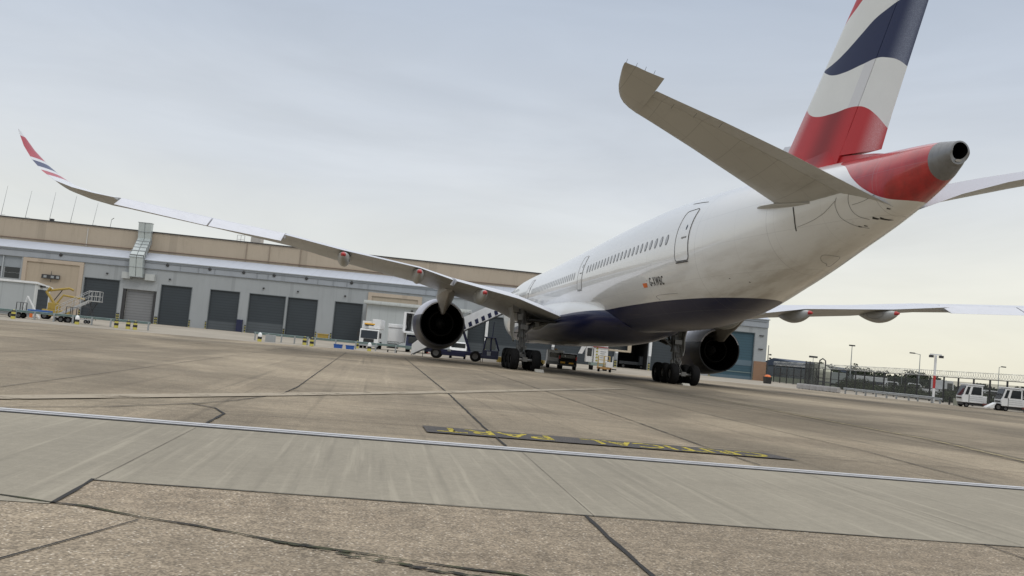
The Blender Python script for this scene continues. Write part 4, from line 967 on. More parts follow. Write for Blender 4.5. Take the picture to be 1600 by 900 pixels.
# building services mast at the hangar's end
t = thing('camera_mast', 'slim dark mast with two small camera heads at the brick end of the hangar', 'mast', (39.5, 96.1, 0))
MB().cyl((0, 0, 0), (0, 0, 5.2), .07, .05, 8).build('pole', DARK, t)
for z in (3.9, 3.4): MB().cyl((0, 0, z), (.35, 0, z+.02), .03, .03, 6).box((.2, -.1, z-.1), (.45, .1, z+.1)).build('camera_head', DARK, t)
t = thing('waste_bin', 'black bin heaped with orange sacks by the brick end of the hangar', 'bin', (33.9, 83.7, 0))
MB().loft([[(-.36, -.36, 0), (.36, -.36, 0), (.36, .36, 0), (-.36, .36, 0)], [(-.42, -.42, .85), (.42, -.42, .85), (.42, .42, .85), (-.42, .42, .85)]]).build('body', BLKP, t)
MB().lathe([(.85, .42), (1.0, .36), (1.1, .2), (1.12, .01)], (0, 0, 0), 'Z', 10).build('sacks', ORANGE, t, smooth=50)

# ================================================================== VEHICLES AND EQUIPMENT BY THE HANGAR
def wheels(root, pts, r, w_, axis='X', rim=HUB):
    for (x, y) in pts:
        q = MB(); q.lathe([(-w_/2, r*.55), (-w_/2, r*.9), (-w_/2+.03, r), (w_/2-.03, r), (w_/2, r*.9), (w_/2, r*.55)], (x, y, r), axis, 24)
        o = q.build('wheel', TYRE, root, smooth=40)
        MB().lathe([(-w_/2+.03, .02), (-w_/2+.04, r*.2), (-w_/2+.02, r*.56), (w_/2-.02, r*.56), (w_/2-.04, r*.2), (w_/2-.03, .02)], (x, y, r), axis, 20).build('wheel_rim', rim, o, smooth=40)
def bx(root, name, m, lo, hi, bevel=0, **k): return MB().box(lo, hi).build(name, m, root, bevel=bevel, **k)

# white lorry, front towards the apron (local -y is the front)
t = thing('lorry', 'white lorry facing the apron with an amber light bar and raised body over its cab', 'lorry', (-15.5, 69.2, 0), R(-6))
cab = MB().prism([(-.9, .38), (-.9, 1.0), (-.78, 1.95), (.75, 2.0), (.75, .38)], 'X', -.95, .95).build('cab', WHITE, t, bevel=.05)
MB().prism([(-.925, 1.03), (-.815, 1.82), (-.80, 1.82), (-.90, 1.03)], 'X', -.83, .83).build('windscreen', GLASS, cab)
for s in (-1, 1):
    bx(cab, 'side_window', GLASS, (s*.955-.01, -.6, 1.1), (s*.955+.01, .2, 1.75)); bx(cab, 'mirror', BLKP, (s*1.12-.08, -.85, 1.1), (s*1.12+.08, -.75, 1.65))
    bx(cab, 'headlight', mat('headlight', (.75, .75, .72), .15), (s*.72-.16, -.94, .50), (s*.72+.16, -.89, .68), .02)
bx(cab, 'grille', BLKP, (-.52, -.945, .55), (.52, -.89, 1.0), .02); bx(cab, 'bumper', GREYP, (-.95, -1.0, .26), (.95, -.86, .44), .03)
bx(t, 'cargo_body', WHITE, (.15, -.4, 2.03), (.98, 4.2, 3.0), .03); bx(t, 'equipment_box', WHITE, (-.85, -.2, 2.02), (.12, 4.2, 2.75), .03); bx(t, 'work_box', WHITE, (-.15, -.75, 2.01), (.32, -.22, 2.30), .02)
bx(t, 'light_bar', AMBER, (-.62, -.45, 2.42), (.42, -.24, 2.55), .02); bx(t, 'light_bar_mount', BLKP, (-.55, -.42, 2.28), (.30, -.26, 2.42)); bx(t, 'chassis', DARK, (-.5, -.8, .3), (.5, 4.3, .6))
wheels(t, [(-.78, -.1), (.78, -.1), (-.78, 3.3), (.78, 3.3)], .38, .28)

# lift truck with raised white cabin
t = thing('lift_truck', 'navy cabbed lift truck carrying a white cabin with an arched doorway', 'truck', (-10.6, 72.5, 0), R(-5))
c = MB().box((-1.5, -2.1, 2.05), (-1.25, 2, 4.1)).box((-1.25, -2.0, 2.05), (2.3, 2, 2.15)).box((-1.25, -2.0, 4.0), (2.3, 2, 4.1)).box((-1.25, 1.9, 2.15), (2.3, 2, 4.0)).box((2.05, -2.1, 2.05), (2.3, 2, 4.1)).build('raised_cabin', WHITE, t)
bx(c, 'cabin_wall', GREYP, (-.7, -1.2, 2.15), (2.0, -1.1, 3.98)); MB().tube([(-.5, -1.25, 2.2), (-.5, -1.25, 3.1), (-.2, -1.25, 3.6), (.5, -1.25, 3.78), (1.6, -1.25, 3.8)], .10, 8).build('door_arch', WHITE, c)
for z in (2.5, 2.9, 3.3): MB().cyl((-.4, -1.27, z), (2.0, -1.27, z), .025, .025, 5).build('hand_rail', DARK, c)
bx(t, 'side_locker', WHITE, (-3.0, -1.2, .9), (-1.25, 1.5, 2.35), .04); bx(t, 'locker_roof', WHITE, (-3.05, -1.3, 2.36), (-1.2, 1.6, 2.75), .05)
bx(t, 'front_platform', WHITE, (-1.35, -3.0, 1.92), (2.4, -2.12, 2.04), .02); 
cb_ = MB().prism([(-2.95, .5), (-2.75, 1.55), (-2.2, 1.8), (-1.3, 1.8), (-1.3, .5)], 'X', -1.0, 1.3).build('cab', NAVY, t, bevel=.04)
bx(cb_, 'windscreen', GLASS, (-.75, -2.93, .95), (1.05, -2.80, 1.6)); bx(cb_, 'bumper', GREEN, (-.95, -3.05, .3), (1.25, -2.9, .6)); bx(t, 'chassis', DARK, (-1.0, -2.6, .35), (1.1, 2.2, .7))
wheels(t, [(-.85, -2.0), (1.1, -2.0), (-.85, 1.5), (1.1, 1.5)], .42, .3)

# mesh trolley
t = thing('mesh_trolley', 'small dark wire mesh trolley standing on castors before the lift truck', 'trolley', (-13.4, 58.7, 0), R(-4))
q = MB(); 
for z in (.45, .62, .8, .98): q.tube([(-.5, -.35, z), (.5, -.35, z), (.5, .35, z), (-.5, .35, z)], .015, 5, True)
for x in [-.5+i*.125 for i in range(9)]:
    for y in (-.35, .35): q.cyl((x, y, .4), (x, y, .98), .012, .012, 4)
q.box((-.5, -.35, .38), (.5, .35, .43)); q.build('cage', DARK, t); bx(t, 'contents', mat('sacking', (.14, .14, .13), .9), (-.44, -.3, .43), (.44, .3, .78), .05)
wheels(t, [(-.38, -.3), (.38, -.3), (-.38, .3), (.38, .3)], .12, .07); MB().tube([(.5, 0, .8), (.75, 0, .95), (.9, 0, .95)], .02, 5).build('handle', DARK, t)

# blue crates, yellow box
BLUEP = mat('blue_plastic', (.015, .09, .36), .5, dirt=.2)
def open_crate(name, m, L, W, H, root):
    q = MB(); t_ = .03
    q.loft([[(-L/2*.9, -W/2*.9, 0), (L/2*.9, -W/2*.9, 0), (L/2*.9, W/2*.9, 0), (-L/2*.9, W/2*.9, 0)], [(-L/2, -W/2, H), (L/2, -W/2, H), (L/2, W/2, H), (-L/2, W/2, H)], [(-L/2+t_, -W/2+t_, H), (L/2-t_, -W/2+t_, H), (L/2-t_, W/2-t_, H), (-L/2+t_, W/2-t_, H)], [(-L/2*.88, -W/2*.85, .04), (L/2*.88, -W/2*.85, .04), (L/2*.88, W/2*.85, .04), (-L/2*.88, W/2*.85, .04)]])
    q.build('tub', m, root)
    MB().box((-L/2-.02, -W/2-.02, H-.05), (L/2+.02, -W/2-.003, H)).box((-L/2-.02, W/2+.003, H-.05), (L/2+.02, W/2+.02, H)).build('rim', m, root)
c1 = thing('storage_crate', 'blue plastic crate below the guard rail, the one nearer the striped bollards', 'crate', (-18.05, 55.4, 0), R(-5), 'blue crates under the guard rail'); open_crate('c', BLUEP, .72, .5, .34, c1)
again(c1, (-17.05, 54.9, 0), R(4), 'blue plastic crate below the guard rail, the one nearer the lorry')
t = thing('storage_chest', 'small yellow chest against the grey pier between two dark roller doors', 'chest', (-22.3, 110.8, 0), R(-7))
bx(t, 'body', YELL, (-.75, -.3, .0), (.75, .3, .78), .04); bx(t, 'lid', YELL, (-.8, -.35, .79), (.8, .35, .95), .03)

# bollards: black and yellow, some with a white cap
def bollard(label, loc, white, group='striped bollards along the service road'):
    t = thing('bollard', label, 'bollard', loc, 0, group); q = MB(); r = [.17, .165, .16, .155]; zz = [0, .2, .38, .56]; H = .74
    q.lathe([(0, .18), (.0, .17), (H*.78, .15), (H*.92, .11), (H, .01)], (0, 0, 0), 'Z', 14)
    q.build('post', YELB, t, smooth=40)
    for z0, z1 in (((.22, .40), (.56, .7)) if not white else ((.22, .40),)): MB().lathe([(z0, .176), (z1, .172-.05*(z1 > .6))], (0, 0, 0), 'Z', 14).build('stripe', BLKP, t, smooth=40)
    if white: MB().lathe([(.40, .166), (.58, .158), (.68, .12), (.75, .01)], (0, 0, 0), 'Z', 14).build('cap', WHITE, t, smooth=40)
bollard('striped bollard beside the flatbed trailer wheels at the outer end', (-43.2, 53.3, 0), False)
bollard('white capped striped bollard under the wheeled access stairs', (-38.85, 54.6, 0), True)
bollard('striped bollard by the end of the green rail, nearest the access stairs', (-36.0, 55.2, 0), False)
bollard('middle striped bollard of the three at the end of the green rail', (-35.0, 54.9, 0), False)
bollard('last striped bollard of the three, where the green rail ends before the pale shutter', (-34.2, 53.9, 0), False)
bollard('white capped striped bollard beside the grey panel under the broad roller door', (-24.2, 52.3, 0), True)
bollard('striped bollard between the rail posts, farther of the pair before the dark doors', (-20.9, 55.8, 0), False)
bollard('striped bollard nearer the apron in the pair before the dark doors', (-20.1, 52.7, 0), False)
bollard('white capped striped bollard in front of the lorry', (-15.43, 54.99, 0), True)
bollard('striped bollard right beside the lorry wheels', (-16.6, 63.3, 0), False)

# guard rails
def guard_rail(label, a, b, n, h=.62, m=GREEN, low=False, group=None):
    t = thing('guard_rail', label, 'guard rail', (a[0], a[1], 0), 0, group); d = Vector((b[0]-a[0], b[1]-a[1], 0)); L = d.length; d.normalize(); s_ = Vector((-d.y, d.x, 0))
    q = MB(); prof = [(0, h+.1), (.06, h+.06), (.02, h), (.06, h-.06), (0, h-.10), (-.03, h-.1), (.0, h), (-.03, h+.1)]
    q.loft([[tuple(d*u+s_*-p[0]+Vector((0, 0, p[1]))) for p in prof] for u in (0, L)]); q.build('beam', m, t)
    for i in range(n):
        p = d*(L*(i+.1)/(n-.8)) if n > 1 else d*0; MB().box((p.x-.06, p.y-.06, 0), (p.x+.06, p.y+.06, h+.05)).build('post', GALV, t)
    return t
guard_rail('green grey guard rail running behind the trailers to the three bollards', (-46, 56.9), (-33.6, 56.3), 9)
guard_rail('green guard rail with open legs before the dark roller doors', (-25.2, 56.5), (-20.6, 56.6), 5)
guard_rail('long green grey guard rail passing behind the blue crates and the lorry front', (-20.3, 57.2), (-11.2, 58.5), 6)
MB_ = thing('screen_panel', 'grey ribbed panel leaning beside the white capped bollard', 'panel', (-23.6, 54.6, 0))
q = MB(); q.box((-.42, -.03, 0), (.42, .03, .62))
for i in range(6): q.box((-.4+i*.15, -.06, .02), (-.34+i*.15, -.032, .6))
q.build('sheet', GREYP, MB_)

# cabin shed on posts
SHED = clad('shed_panel', (.40, .425, .43), 2.2, .5, .15)
t = thing('portable_shed', 'long grey portable shed with white roof edge and dark end door on orange legs', 'shed', (-47.75, 70.0, 0), R(-13))
MB().box((-12, 0, .55), (-.02, 2.4, 3.25)).build('wall', SHED, t)
e_ = MB().prism([(0, .55), (2.4, .55), (2.4, 2.95), (0, 3.4)], 'X', -.015, .12).build('end_wall', mat('shed_white', (.58, .6, .59), .5), t)
bx(e_, 'end_door', DGREY, (.125, .35, .6), (.15, 2.1, 2.75))
MB().prism([(-.15, 3.27), (-.15, 3.47), (2.6, 3.08), (2.6, 2.96)], 'X', -12.2, .25).build('roof', WHITE, t)
for x, y in ((-.1, .1), (-.1, 2.3), (-6, .1), (-11.8, .1)): bx(t, 'leg', ORANGE if x > -1 else GALV, (x-.1, y-.1, 0), (x+.1, y+.1, .549))
bx(t, 'skirt', GREYP, (-12, .3, .1), (-.4, .4, .54)); bx(t, 'flood_lamp', BLKP, (.13, .6, 2.98), (.4, 1.1, 3.15))
# boom lift behind
t = thing('boom_lift', 'yellow folding boom lift between the shed and the access stairs', 'lift', (-45.0, 68.2, 0), R(5))
bx(t, 'base', YELL, (-1.1, -.6, .35), (1.2, .6, .95), .06); bx(t, 'turret', YELL, (-.7, -.4, .96), (.3, .4, 1.6), .05)
q = MB(); q.tube([(-.2, 0, 1.5), (-1.0, 0, 2.6), (-.7, 0, 3.0)], .14, 6).tube([(-.9, .1, 2.7), (.9, .1, 3.1), (1.3, .1, 2.95)], .11, 6).tube([(-.1, -.1, 1.4), (.5, -.1, 2.4), (2.4, -.1, 2.2)], .10, 6); q.build('boom', YELL, t, smooth=40)
MB().tube([(-.4, .2, 1.7), (.3, .2, 2.9), (.9, .1, 3.05)], .05, 6).tube([(2.4, 0, 2.2), (2.4, 0, 1.5), (3.0, 0, 1.5), (3.0, 0, 2.2)], .05, 5).build('cylinder', DARK, t)
wheels(t, [(-.8, -.55), (.9, -.55), (-.8, .55), (.9, .55)], .33, .22, 'Y')
# access stairs
ALU = mat('aluminium', (.50, .50, .49), .4, metal=.5, dirt=.2)
t = thing('access_stairs', 'grey wheeled aluminium access stairs with a railed platform, beside the yellow boom lift', 'stairs', (-41.9, 63.0, 0), R(3))
q = MB()
for y in (-.45, .45): q.box((-1.4, y-.04, .3), (1.5, y+.04, .42)); q.loft([[(x, y-.03, z), (x, y+.03, z), (x, y+.03, z+.16), (x, y-.03, z+.16)] for x, z in ((-1.3, .4), (1.3, 1.95))])
q.build('frame', ALU, t)
q = MB()
for i in range(9): q.box((-1.25+i*.28, -.42, .45+i*.167), (-1.0+i*.28, .42, .48+i*.167))
q.build('treads', ALU, t)
bx(t, 'platform', ALU, (1.25, -.5, 2.02), (2.3, .5, 2.10))
q = MB()
for y in (-.45, .45):
    q.tube([(-1.3, y, 1.3), (1.3, y, 2.95), (2.25, y, 2.95)], .025, 5).tube([(-1.3, y, .9), (1.3, y, 2.5), (2.25, y, 2.5)], .02, 5)
    for x in (-1.3, -.65, 0, .65, 1.3, 1.6, 1.95, 2.25): zb_ = .42+max(0, min(1, (x+1.3)/2.6))*1.6; q.cyl((x, y, zb_), (x, y, zb_+.9), .022, .022, 5)
q.cyl((2.25, -.45, 2.95), (2.25, .45, 2.95), .025, .025, 5); q.build('hand_rail', ALU, t)
q = MB()
for y in (-.4, .4): q.cyl((1.9, y, 2.0), (1.1, y, .35), .04, .04, 6).cyl((1.2, y, 2.0), (1.9, y, .35), .03, .03, 6)
q.build('strut', DARK, t); wheels(t, [(-1.2, -.5), (1.3, -.5), (-1.2, .5), (1.3, .5)], .17, .1, 'Y')
# two flatbed trailers
tr1 = thing('flatbed_trailer', 'low grey flatbed trailer with stacked frames standing in front of the shed', 'trailer', (-44.6, 59.6, 0), R(3), 'flatbed trailers before the shed')
bx(tr1, 'deck', mat('trailer_grey', (.12, .15, .16), .6, dirt=.3), (-2.6, -.7, .52), (2.4, .7, .64)); wheels(tr1, [(-.9, -.6), (-.3, -.6), (-.9, .6), (-.3, .6)], .25, .18, 'Y')
MB().tube([(2.4, 0, .58), (3.2, 0, .5), (3.6, 0, .35)], .04, 6).build('tow_bar', DARK, tr1)
q = MB().tube([(-.6, -.5, .64), (-.6, -.5, 1.35), (-.1, -.5, 1.35), (-.1, -.5, .64)], .04, 6); q.tube([(-.6, .5, .64), (-.6, .5, 1.35), (-.1, .5, 1.35), (-.1, .5, .64)], .04, 6); q.build('stanchion', DARK, tr1)
tr2 = again(tr1, (-40.4, 59.0, 0), R(-2), 'low grey flatbed trailer without a load standing in front of the access stairs')
bx(tr1, 'tarpaulin', mat('blue_sheet', (.03, .1, .3), .6), (.3, -.6, .65), (2.0, .6, .85), .05)
t = thing('step_ladder', 'short pale step ladder leaning before the shed door', 'ladder', (-46.2, 66.5, 0), R(10))
q = MB()
for y in (-.25, .25): q.cyl((-.8, y, 2.0), (.4, y, 0), .03, .03, 5)
for i in range(7): q.cyl((-.8+i*.18, -.25, 1.9-i*.3), (-.8+i*.18, .25, 1.9-i*.3), .02, .02, 5)
q.build('rails', YELB if 0 else WHITE, t); MB().cyl((-.8, -.25, 2.0), (-1.2, -.25, .0), .02, .02, 5).cyl((-.8, .25, 2.0), (-1.2, .25, .0), .02, .02, 5).build('back_legs', WHITE, t)

# passenger stairs vehicle: local x along the vehicle, stairs climb towards +x
t = thing('passenger_stairs', 'navy self driven passenger stairs with white striped side panels behind the engine', 'stairs truck', (-8.54, 51.3, 0), R(-10)); t.scale = (1.09, 1.09, 1.09)
ch_ = MB().box((-2.2, -.55, .42), (2.1, .55, .72)).box((-1.0, -.6, .28), (.9, .6, .6)).box((2.0, -.6, .3), (3.35, .6, .55)).build('chassis', NAVY, t, bevel=.03)
wheels(t, [(-1.3, -.62), (1.65, -.62), (-1.3, .62), (1.65, .62)], .40, .26, 'Y')
cab = MB().box((2.15, -.55, .3), (3.35, .55, .95)); cab.mat(None) if 0 else None
cab = cab.build('cab', NAVY, t, bevel=.03)
for x, x2 in ((2.2, 2.35), (2.75, 2.72), (3.35, 3.0)):
    for y in (-.52, .52): MB().cyl((x, y, .95), (x2, y, 1.88), .05, .05, 6).build('cab_pillar', NAVY, cab)
bx(cab, 'cab_roof', NAVY, (2.2, -.6, 1.86), (3.1, .6, 1.94), .02); bx(cab, 'cab_window', mat('tinted_pane', (.08, .10, .11), .1), (2.3, -.50, 1.0), (3.1, -.48, 1.84)); bx(cab, 'door_panel', mat('cab_pale', (.25, .27, .3), .5), (2.5, -.57, .45), (2.78, -.552, .85))
SL = (5.05-.25)/7.4; x0, z0 = -3.15, .12
def stair_side(y, name='side_panel'):
    q = MB(); q.prism([(x0, z0), (x0+7.6, z0+7.6*SL*.87), (x0+7.6, z0+7.6*SL*.87+1.05), (x0+.9, z0+.9*SL*.87+1.05), (x0, z0+.75)], 'Y', y-.03, y+.03)
    o = q.build(name, WHITE, t)
    for i in range(10):
        x = x0+3.7+i*.46; z = z0+(x-x0)*SL*.87
        s_ = -1 if y < 0 else 1
        MB().prism([(x, z+.06), (x+.22, z+.06+.22*SL), (x+.10, z+.46+.1*SL), (x-.12, z+.46-.12*SL)], 'Y', y+s_*.034, y+s_*.045).build('stripe', NAVY, o)
    MB().prism([(x0, z0-.05), (x0+7.6, z0+7.6*SL*.87-.05), (x0+7.6, z0+7.6*SL*.87-.004), (x0, z0-.004)], 'Y', y-.05, y+.05).build('stringer', DARK, o)
    return o
stair_side(-.62); stair_side(.62)
q = MB()
for i in range(24): x = x0+.1+i*.31; z = z0+(x-x0)*SL*.87+.15; q.box((x, -.58, z), (x+.29, .58, z+.03))
q.build('treads', GALV, t)
q = MB()
for y in (-.4, .4): q.cyl((1.2, y, .6), (.45, y, 2.45), .08, .08, 6).cyl((-.8, y, .6), (-1.6, y, 1.0), .05, .05, 6)
q.cyl((2.75, 0, .95), (2.8, 0, 3.1), .03, .03, 6); q.build('lift_strut', NAVY, t)
q = MB()
for y in (-.62, .62): q.tube([(x0+1, y, z0+1*SL*.87+1.1), (x0+1, y, z0+1*SL*.87+1.25), (x0+7.6, y, z0+7.6*SL*.87+1.3)], .025, 5)
q.build('hand_rail', GALV, t)
q = MB()
for x in (-2.3, 2.05, 2.2): q.cyl((x, -.4, 0), (x, -.4, .45), .025, .025, 5)
q.build('stabiliser_leg', DARK, t); bx(t, 'fuel_box', GALV, (-.45, -.64, .6), (-.2, -.56, .75)); bx(t, 'tail_lamp', RED_L, (-2.0, -.56, .3), (-1.75, -.5, .36))

# generic road vehicle: local -y is the front
def vehicle(root, Wd, prof, body, glass, wh, r, lights=True, bev=.05):
    """prof: side outline (y,z); glass: list of (name, corners) quads; wh: y positions of the axles"""
    b = MB().prism(prof, 'X', -Wd/2, Wd/2).build('body', body, root, bevel=bev)
    for n_, m_, lo, hi in glass: MB().box(lo, hi).build(n_, m_, b)
    wheels(root, [(s*(Wd/2-.12), y) for y in wh for s in (-1, 1)], r, .2)
    return b
# white van beyond the gear, its rear towards the apron (rear at -y)
t = thing('van', 'white van with grey bumper parked beside the black car, beyond the port landing gear', 'van', (.75, 55.3, 0), R(-9)); t.scale = (1.25, 1.0, 1.12)
b = vehicle(t, 1.15, [(-.9, .3), (-.9, .8), (-.72, 1.42), (1.4, 1.42), (1.9, .9), (2.2, .8), (2.2, .3)], WHITE, [('rear_window', GLASS, (-.42, -.91, .85), (.42, -.80, 1.2)), ('side_window', GLASS, (.57, -.5, .9), (.59, 1.4, 1.25)), ('bumper', GREYP, (-.58, -.98, .3), (.58, -.86, .55))], (-.45, 1.6), .24)
bx(t, 'roof_beacon', AMBER, (-.1, -.6, 1.44), (.1, -.4, 1.52))
t = thing('parked_car', 'black estate car seen from behind with two yellow number plates', 'car', (1.5, 53.6, 0), R(-10))
BCAR = mat('black_car_paint', (.012, .012, .014), .2, var=.1)
b = vehicle(t, 1.58, [(-.95, .32), (-1.0, .75), (-.82, 1.36), (.9, 1.40), (1.6, 1.0), (2.6, .88), (2.75, .35)], BCAR, [('rear_window', GLASS, (-.6, -.93, .95), (.6, -.83, 1.26)), ('number_plate', AMBER, (-.62, -1.02, .52), (-.22, -.99, .66)), ('number_plate', AMBER, (.1, -1.02, .50), (.5, -.99, .62)), ('tail_light', RED_L, (.66, -.98, .85), (.78, -.88, 1.15)), ('tail_light', RED_L, (-.78, -.98, .85), (-.66, -.88, 1.15)), ('bumper', BLKP, (-.78, -1.06, .3), (.78, -.97, .48))], (-.4, 1.9), .30)
MB().lathe([(-.02, .01), (-.02, .06), (0, .06)], (-.25, -.93, 1.15), 'Y', 12).build('sticker', WHITE, b)
t = thing('van', 'white van half hidden behind the engine and the navy stairs', 'van', (-7.6, 57.8, 0), R(-6))
b = vehicle(t, 1.5, [(-1.0, .3), (-1.0, .72), (-.75, .95), (-.4, 1.45), (2.4, 1.5), (2.4, .3)], WHITE, [('windscreen', GLASS, (-.62, -.74, .98), (.62, -.5, 1.38)), ('grille', BLKP, (-.45, -1.02, .5), (.45, -.99, .66)), ('headlight', mat('headlight', (.75, .75, .72), .15), (.5, -1.02, .62), (.7, -.97, .78)), ('headlight', mat('headlight', (.75, .75, .72), .15), (-.7, -1.02, .62), (-.5, -.97, .78))], (-.5, 1.7), .28)
# yellow tug
t = thing('baggage_tug', 'low yellow baggage tug beside the white van', 'tug', (-.2, 60.3, 0), R(70))
b = MB().prism([(-1.0, .2), (-1.0, .55), (-.2, .6), (.0, .42), (.9, .45), (1.0, .2)], 'X', -.5, .5).build('body', YELL, t, bevel=.04)
bx(b, 'seat', BLKP, (-.3, .1, .46), (.3, .5, .62), .04); MB().lathe([(.62, .1), (.75, .17), (.95, .17), (1.02, .1), (1.04, .01)], (0, .35, 0), 'Z', 10).build('headrest', BLKP, b); MB().cyl((0, -.1, .5), (0, .1, .85), .02, .02, 5).build('steering_column', DARK, b)
wheels(t, [(-.45, -.7), (.45, -.7), (-.45, .6), (.45, .6)], .2, .16)
t = thing('wheel_chock_box', 'small yellow box standing on the concrete outboard of the port landing gear', 'box', (-3.5, 59.2, 0), R(10))
bx(t, 'body', YELL, (-.3, -.25, 0), (.3, .25, .42), .03); bx(t, 'lid', YELL, (-.32, -.27, .43), (.32, .27, .5), .02)
# high loader with lettering board
t = thing('high_loader', 'white high loader with yellow hazard marks and a black lettered board under the belly', 'loader', (7.0, 65.0, 0), R(-9))
bx(t, 'lower_body', WHITE, (-.35, -.5, .75), (1.05, 1.6, 2.25), .03); bx(t, 'chassis', mat('loader_green', (.25, .32, .30), .5), (-.6, -.6, .45), (1.2, 1.8, .74), .03)
bd_ = bx(t, 'letter_board', WHITE, (-.5, -.6, 2.35), (1.0, -.45, 3.0), .02)
text_mesh('NO', .62, 'lettering', BLKP, bd_, lambda x, y: (-.10+x*.85, -.612, 2.42+y), world=False, offset=.012)
MB().box((-.5, -.62, 2.28), (1.05, -.55, 2.33)).build('red_line', REDP, t)
q = MB()
for i in range(5): q.prism([(-.05, .85+i*.3), (.07, .97+i*.3), (-.05, 1.09+i*.3), (-.17, .97+i*.3)], 'Y', -.53, -.505)
q.build('hazard_marks', mat('hazard_yellow', (.4, .36, .05), .5), t)
q = MB()
for i in range(5): q.box((.28, -.52, 1.05+i*.2), (.85-.1*(i % 2), -.505, 1.12+i*.2))
q.build('vent_slots', GREYP, t)
MB().prism([(-.45, 0), (-.2, 0), (.0, 0)], 'Y', 0, .01) if 0 else None
MB().loft([[(-1.9, -.4, 1.5), (-1.5, -.4, 1.5), (-1.5, -.2, 1.5), (-1.9, -.2, 1.5)], [(-1.25, -.4, 3.1), (-.75, -.4, 3.1), (-.75, -.2, 3.1), (-1.25, -.2, 3.1)]]).build('lifting_leg', WHITE, t)
bx(t, 'cab', WHITE, (-1.1, -.3, .75), (-.4, 1.0, 2.3), .03); bx(t, 'cab_window', GLASS, (-1.0, -.33, 1.35), (-.55, -.305, 2.15)); bx(t, 'mark', YELB, (-1.05, -.42, 2.5), (-.95, -.405, 2.95))
bx(t, 'upper_deck', mat('deck_beige', (.5, .43, .33), .5), (1.06, -.6, 2.05), (3.3, 1.5, 2.22), .02); bx(t, 'deck_screen', GLASS, (1.1, -.4, 2.24), (2.9, -.36, 2.9)); bx(t, 'deck_post', mat('deck_beige', (.5, .43, .33), .5), (2.95, -.6, 2.23), (3.3, -.3, 3.0))
wheels(t, [(-.45, -.3), (.95, -.3), (-.45, 1.4), (.95, 1.4)], .32, .25)
# yellow cage lift
t = thing('scissor_lift', 'small yellow caged work lift with white battery box in front of the high loader', 'lift', (6.1, 58.6, 0), R(-9))
q = MB()
for x in (-.55, 0, .5): 
    for y in (-.35, .35): q.cyl((x, y, .45), (x, y, 1.45), .03, .03, 5)
for z in (.75, 1.1, 1.45): q.tube([(-.55, -.35, z), (.5, -.35, z), (.5, .35, z), (-.55, .35, z)], .025, 5, True)
q.build('cage', mat('cage_yellow', (.5, .36, .12), .5), t); bx(t, 'battery_box', WHITE, (.15, -.42, .45), (.75, .3, .95), .02); bx(t, 'base', mat('base_orange', (.42, .24, .08), .55), (-.6, -.4, .25), (.7, .4, .44), .02); bx(t, 'front_post', WHITE, (.76, -.1, .5), (.82, .0, 1.5)); MB().cyl((.7, 0, .3), (1.2, 0, .3), .06, .06, 6).build('tow_eye', BLKP, t)
wheels(t, [(-.45, -.4), (.6, -.4), (-.45, .4), (.6, .4)], .19, .12)
# dark vehicles inside the open doorway
t = thing('parked_truck', 'dark flat truck standing inside the black open hangar doorway', 'truck', (26.4, 117.6, 0), ANG)
DV = mat('dark_vehicle', (.06, .065, .07), .5)
bx(t, 'deck', DV, (-2.2, -.7, .6), (1.0, .7, 1.1), .05); bx(t, 'cab', DV, (1.05, -.7, .6), (1.9, .7, 2.1), .08); wheels(t, [(-1.5, -.7), (1.4, -.7), (-1.5, .7), (1.4, .7)], .35, .25, 'Y')

# low chock in front of the port bogie and small wedge at starboard
t = thing('wheel_chock', 'pale wheel chock against the aft inner tyre of the port landing gear', 'chock', (-4.55, 34.35, 0)); MB().prism([(-.25, 0), (.25, 0), (.25, .16), (.1, .18)], 'X', -.28, .28).build('wedge', mat('chock_pale', (.5, .48, .42), .7), t)
t = thing('wheel_chock', 'pale wheel chock between the tyres of the starboard landing gear', 'chock', (5.35, 34.5, 0)); MB().prism([(-.2, 0), (.2, 0), (.2, .12), (.05, .14)], 'X', -.25, .25).build('wedge', _mats['chock_pale'], t)

# modular annexe in front of the blind doorway
t = thing('annexe', 'pale grey flat roofed annexe with a white corrugated roof edge behind the lorry', 'annexe', (-16.3, 112.0, 0), ANG)
PAN = clad('annexe_panel', (.42, .45, .455), 1.2, .5, .12)
MB().box((-.1, 0, 0), (15, 5.8, 6.0)).build('wall', PAN, t)
q = MB().box((-.6, -.6, 6.01), (15.4, 5.9, 6.12))
for i in range(60): q.box((-.5+i*.26, -.66, 6.13), (-.38+i*.26, 5.9, 6.42))
q.box((-.6, -.62, 6.13), (15.4, -.5, 6.5)); q.build('roof', mat('roof_white', (.55, .58, .57), .5, dirt=.2), t)
bx(t, 'wall_lamp', BLKP, (6.4, -.2, 5.4), (6.7, -.003, 5.6)); bx(t, 'door', GREYP, (9.4, -.06, 0), (10.6, -.003, 2.3))

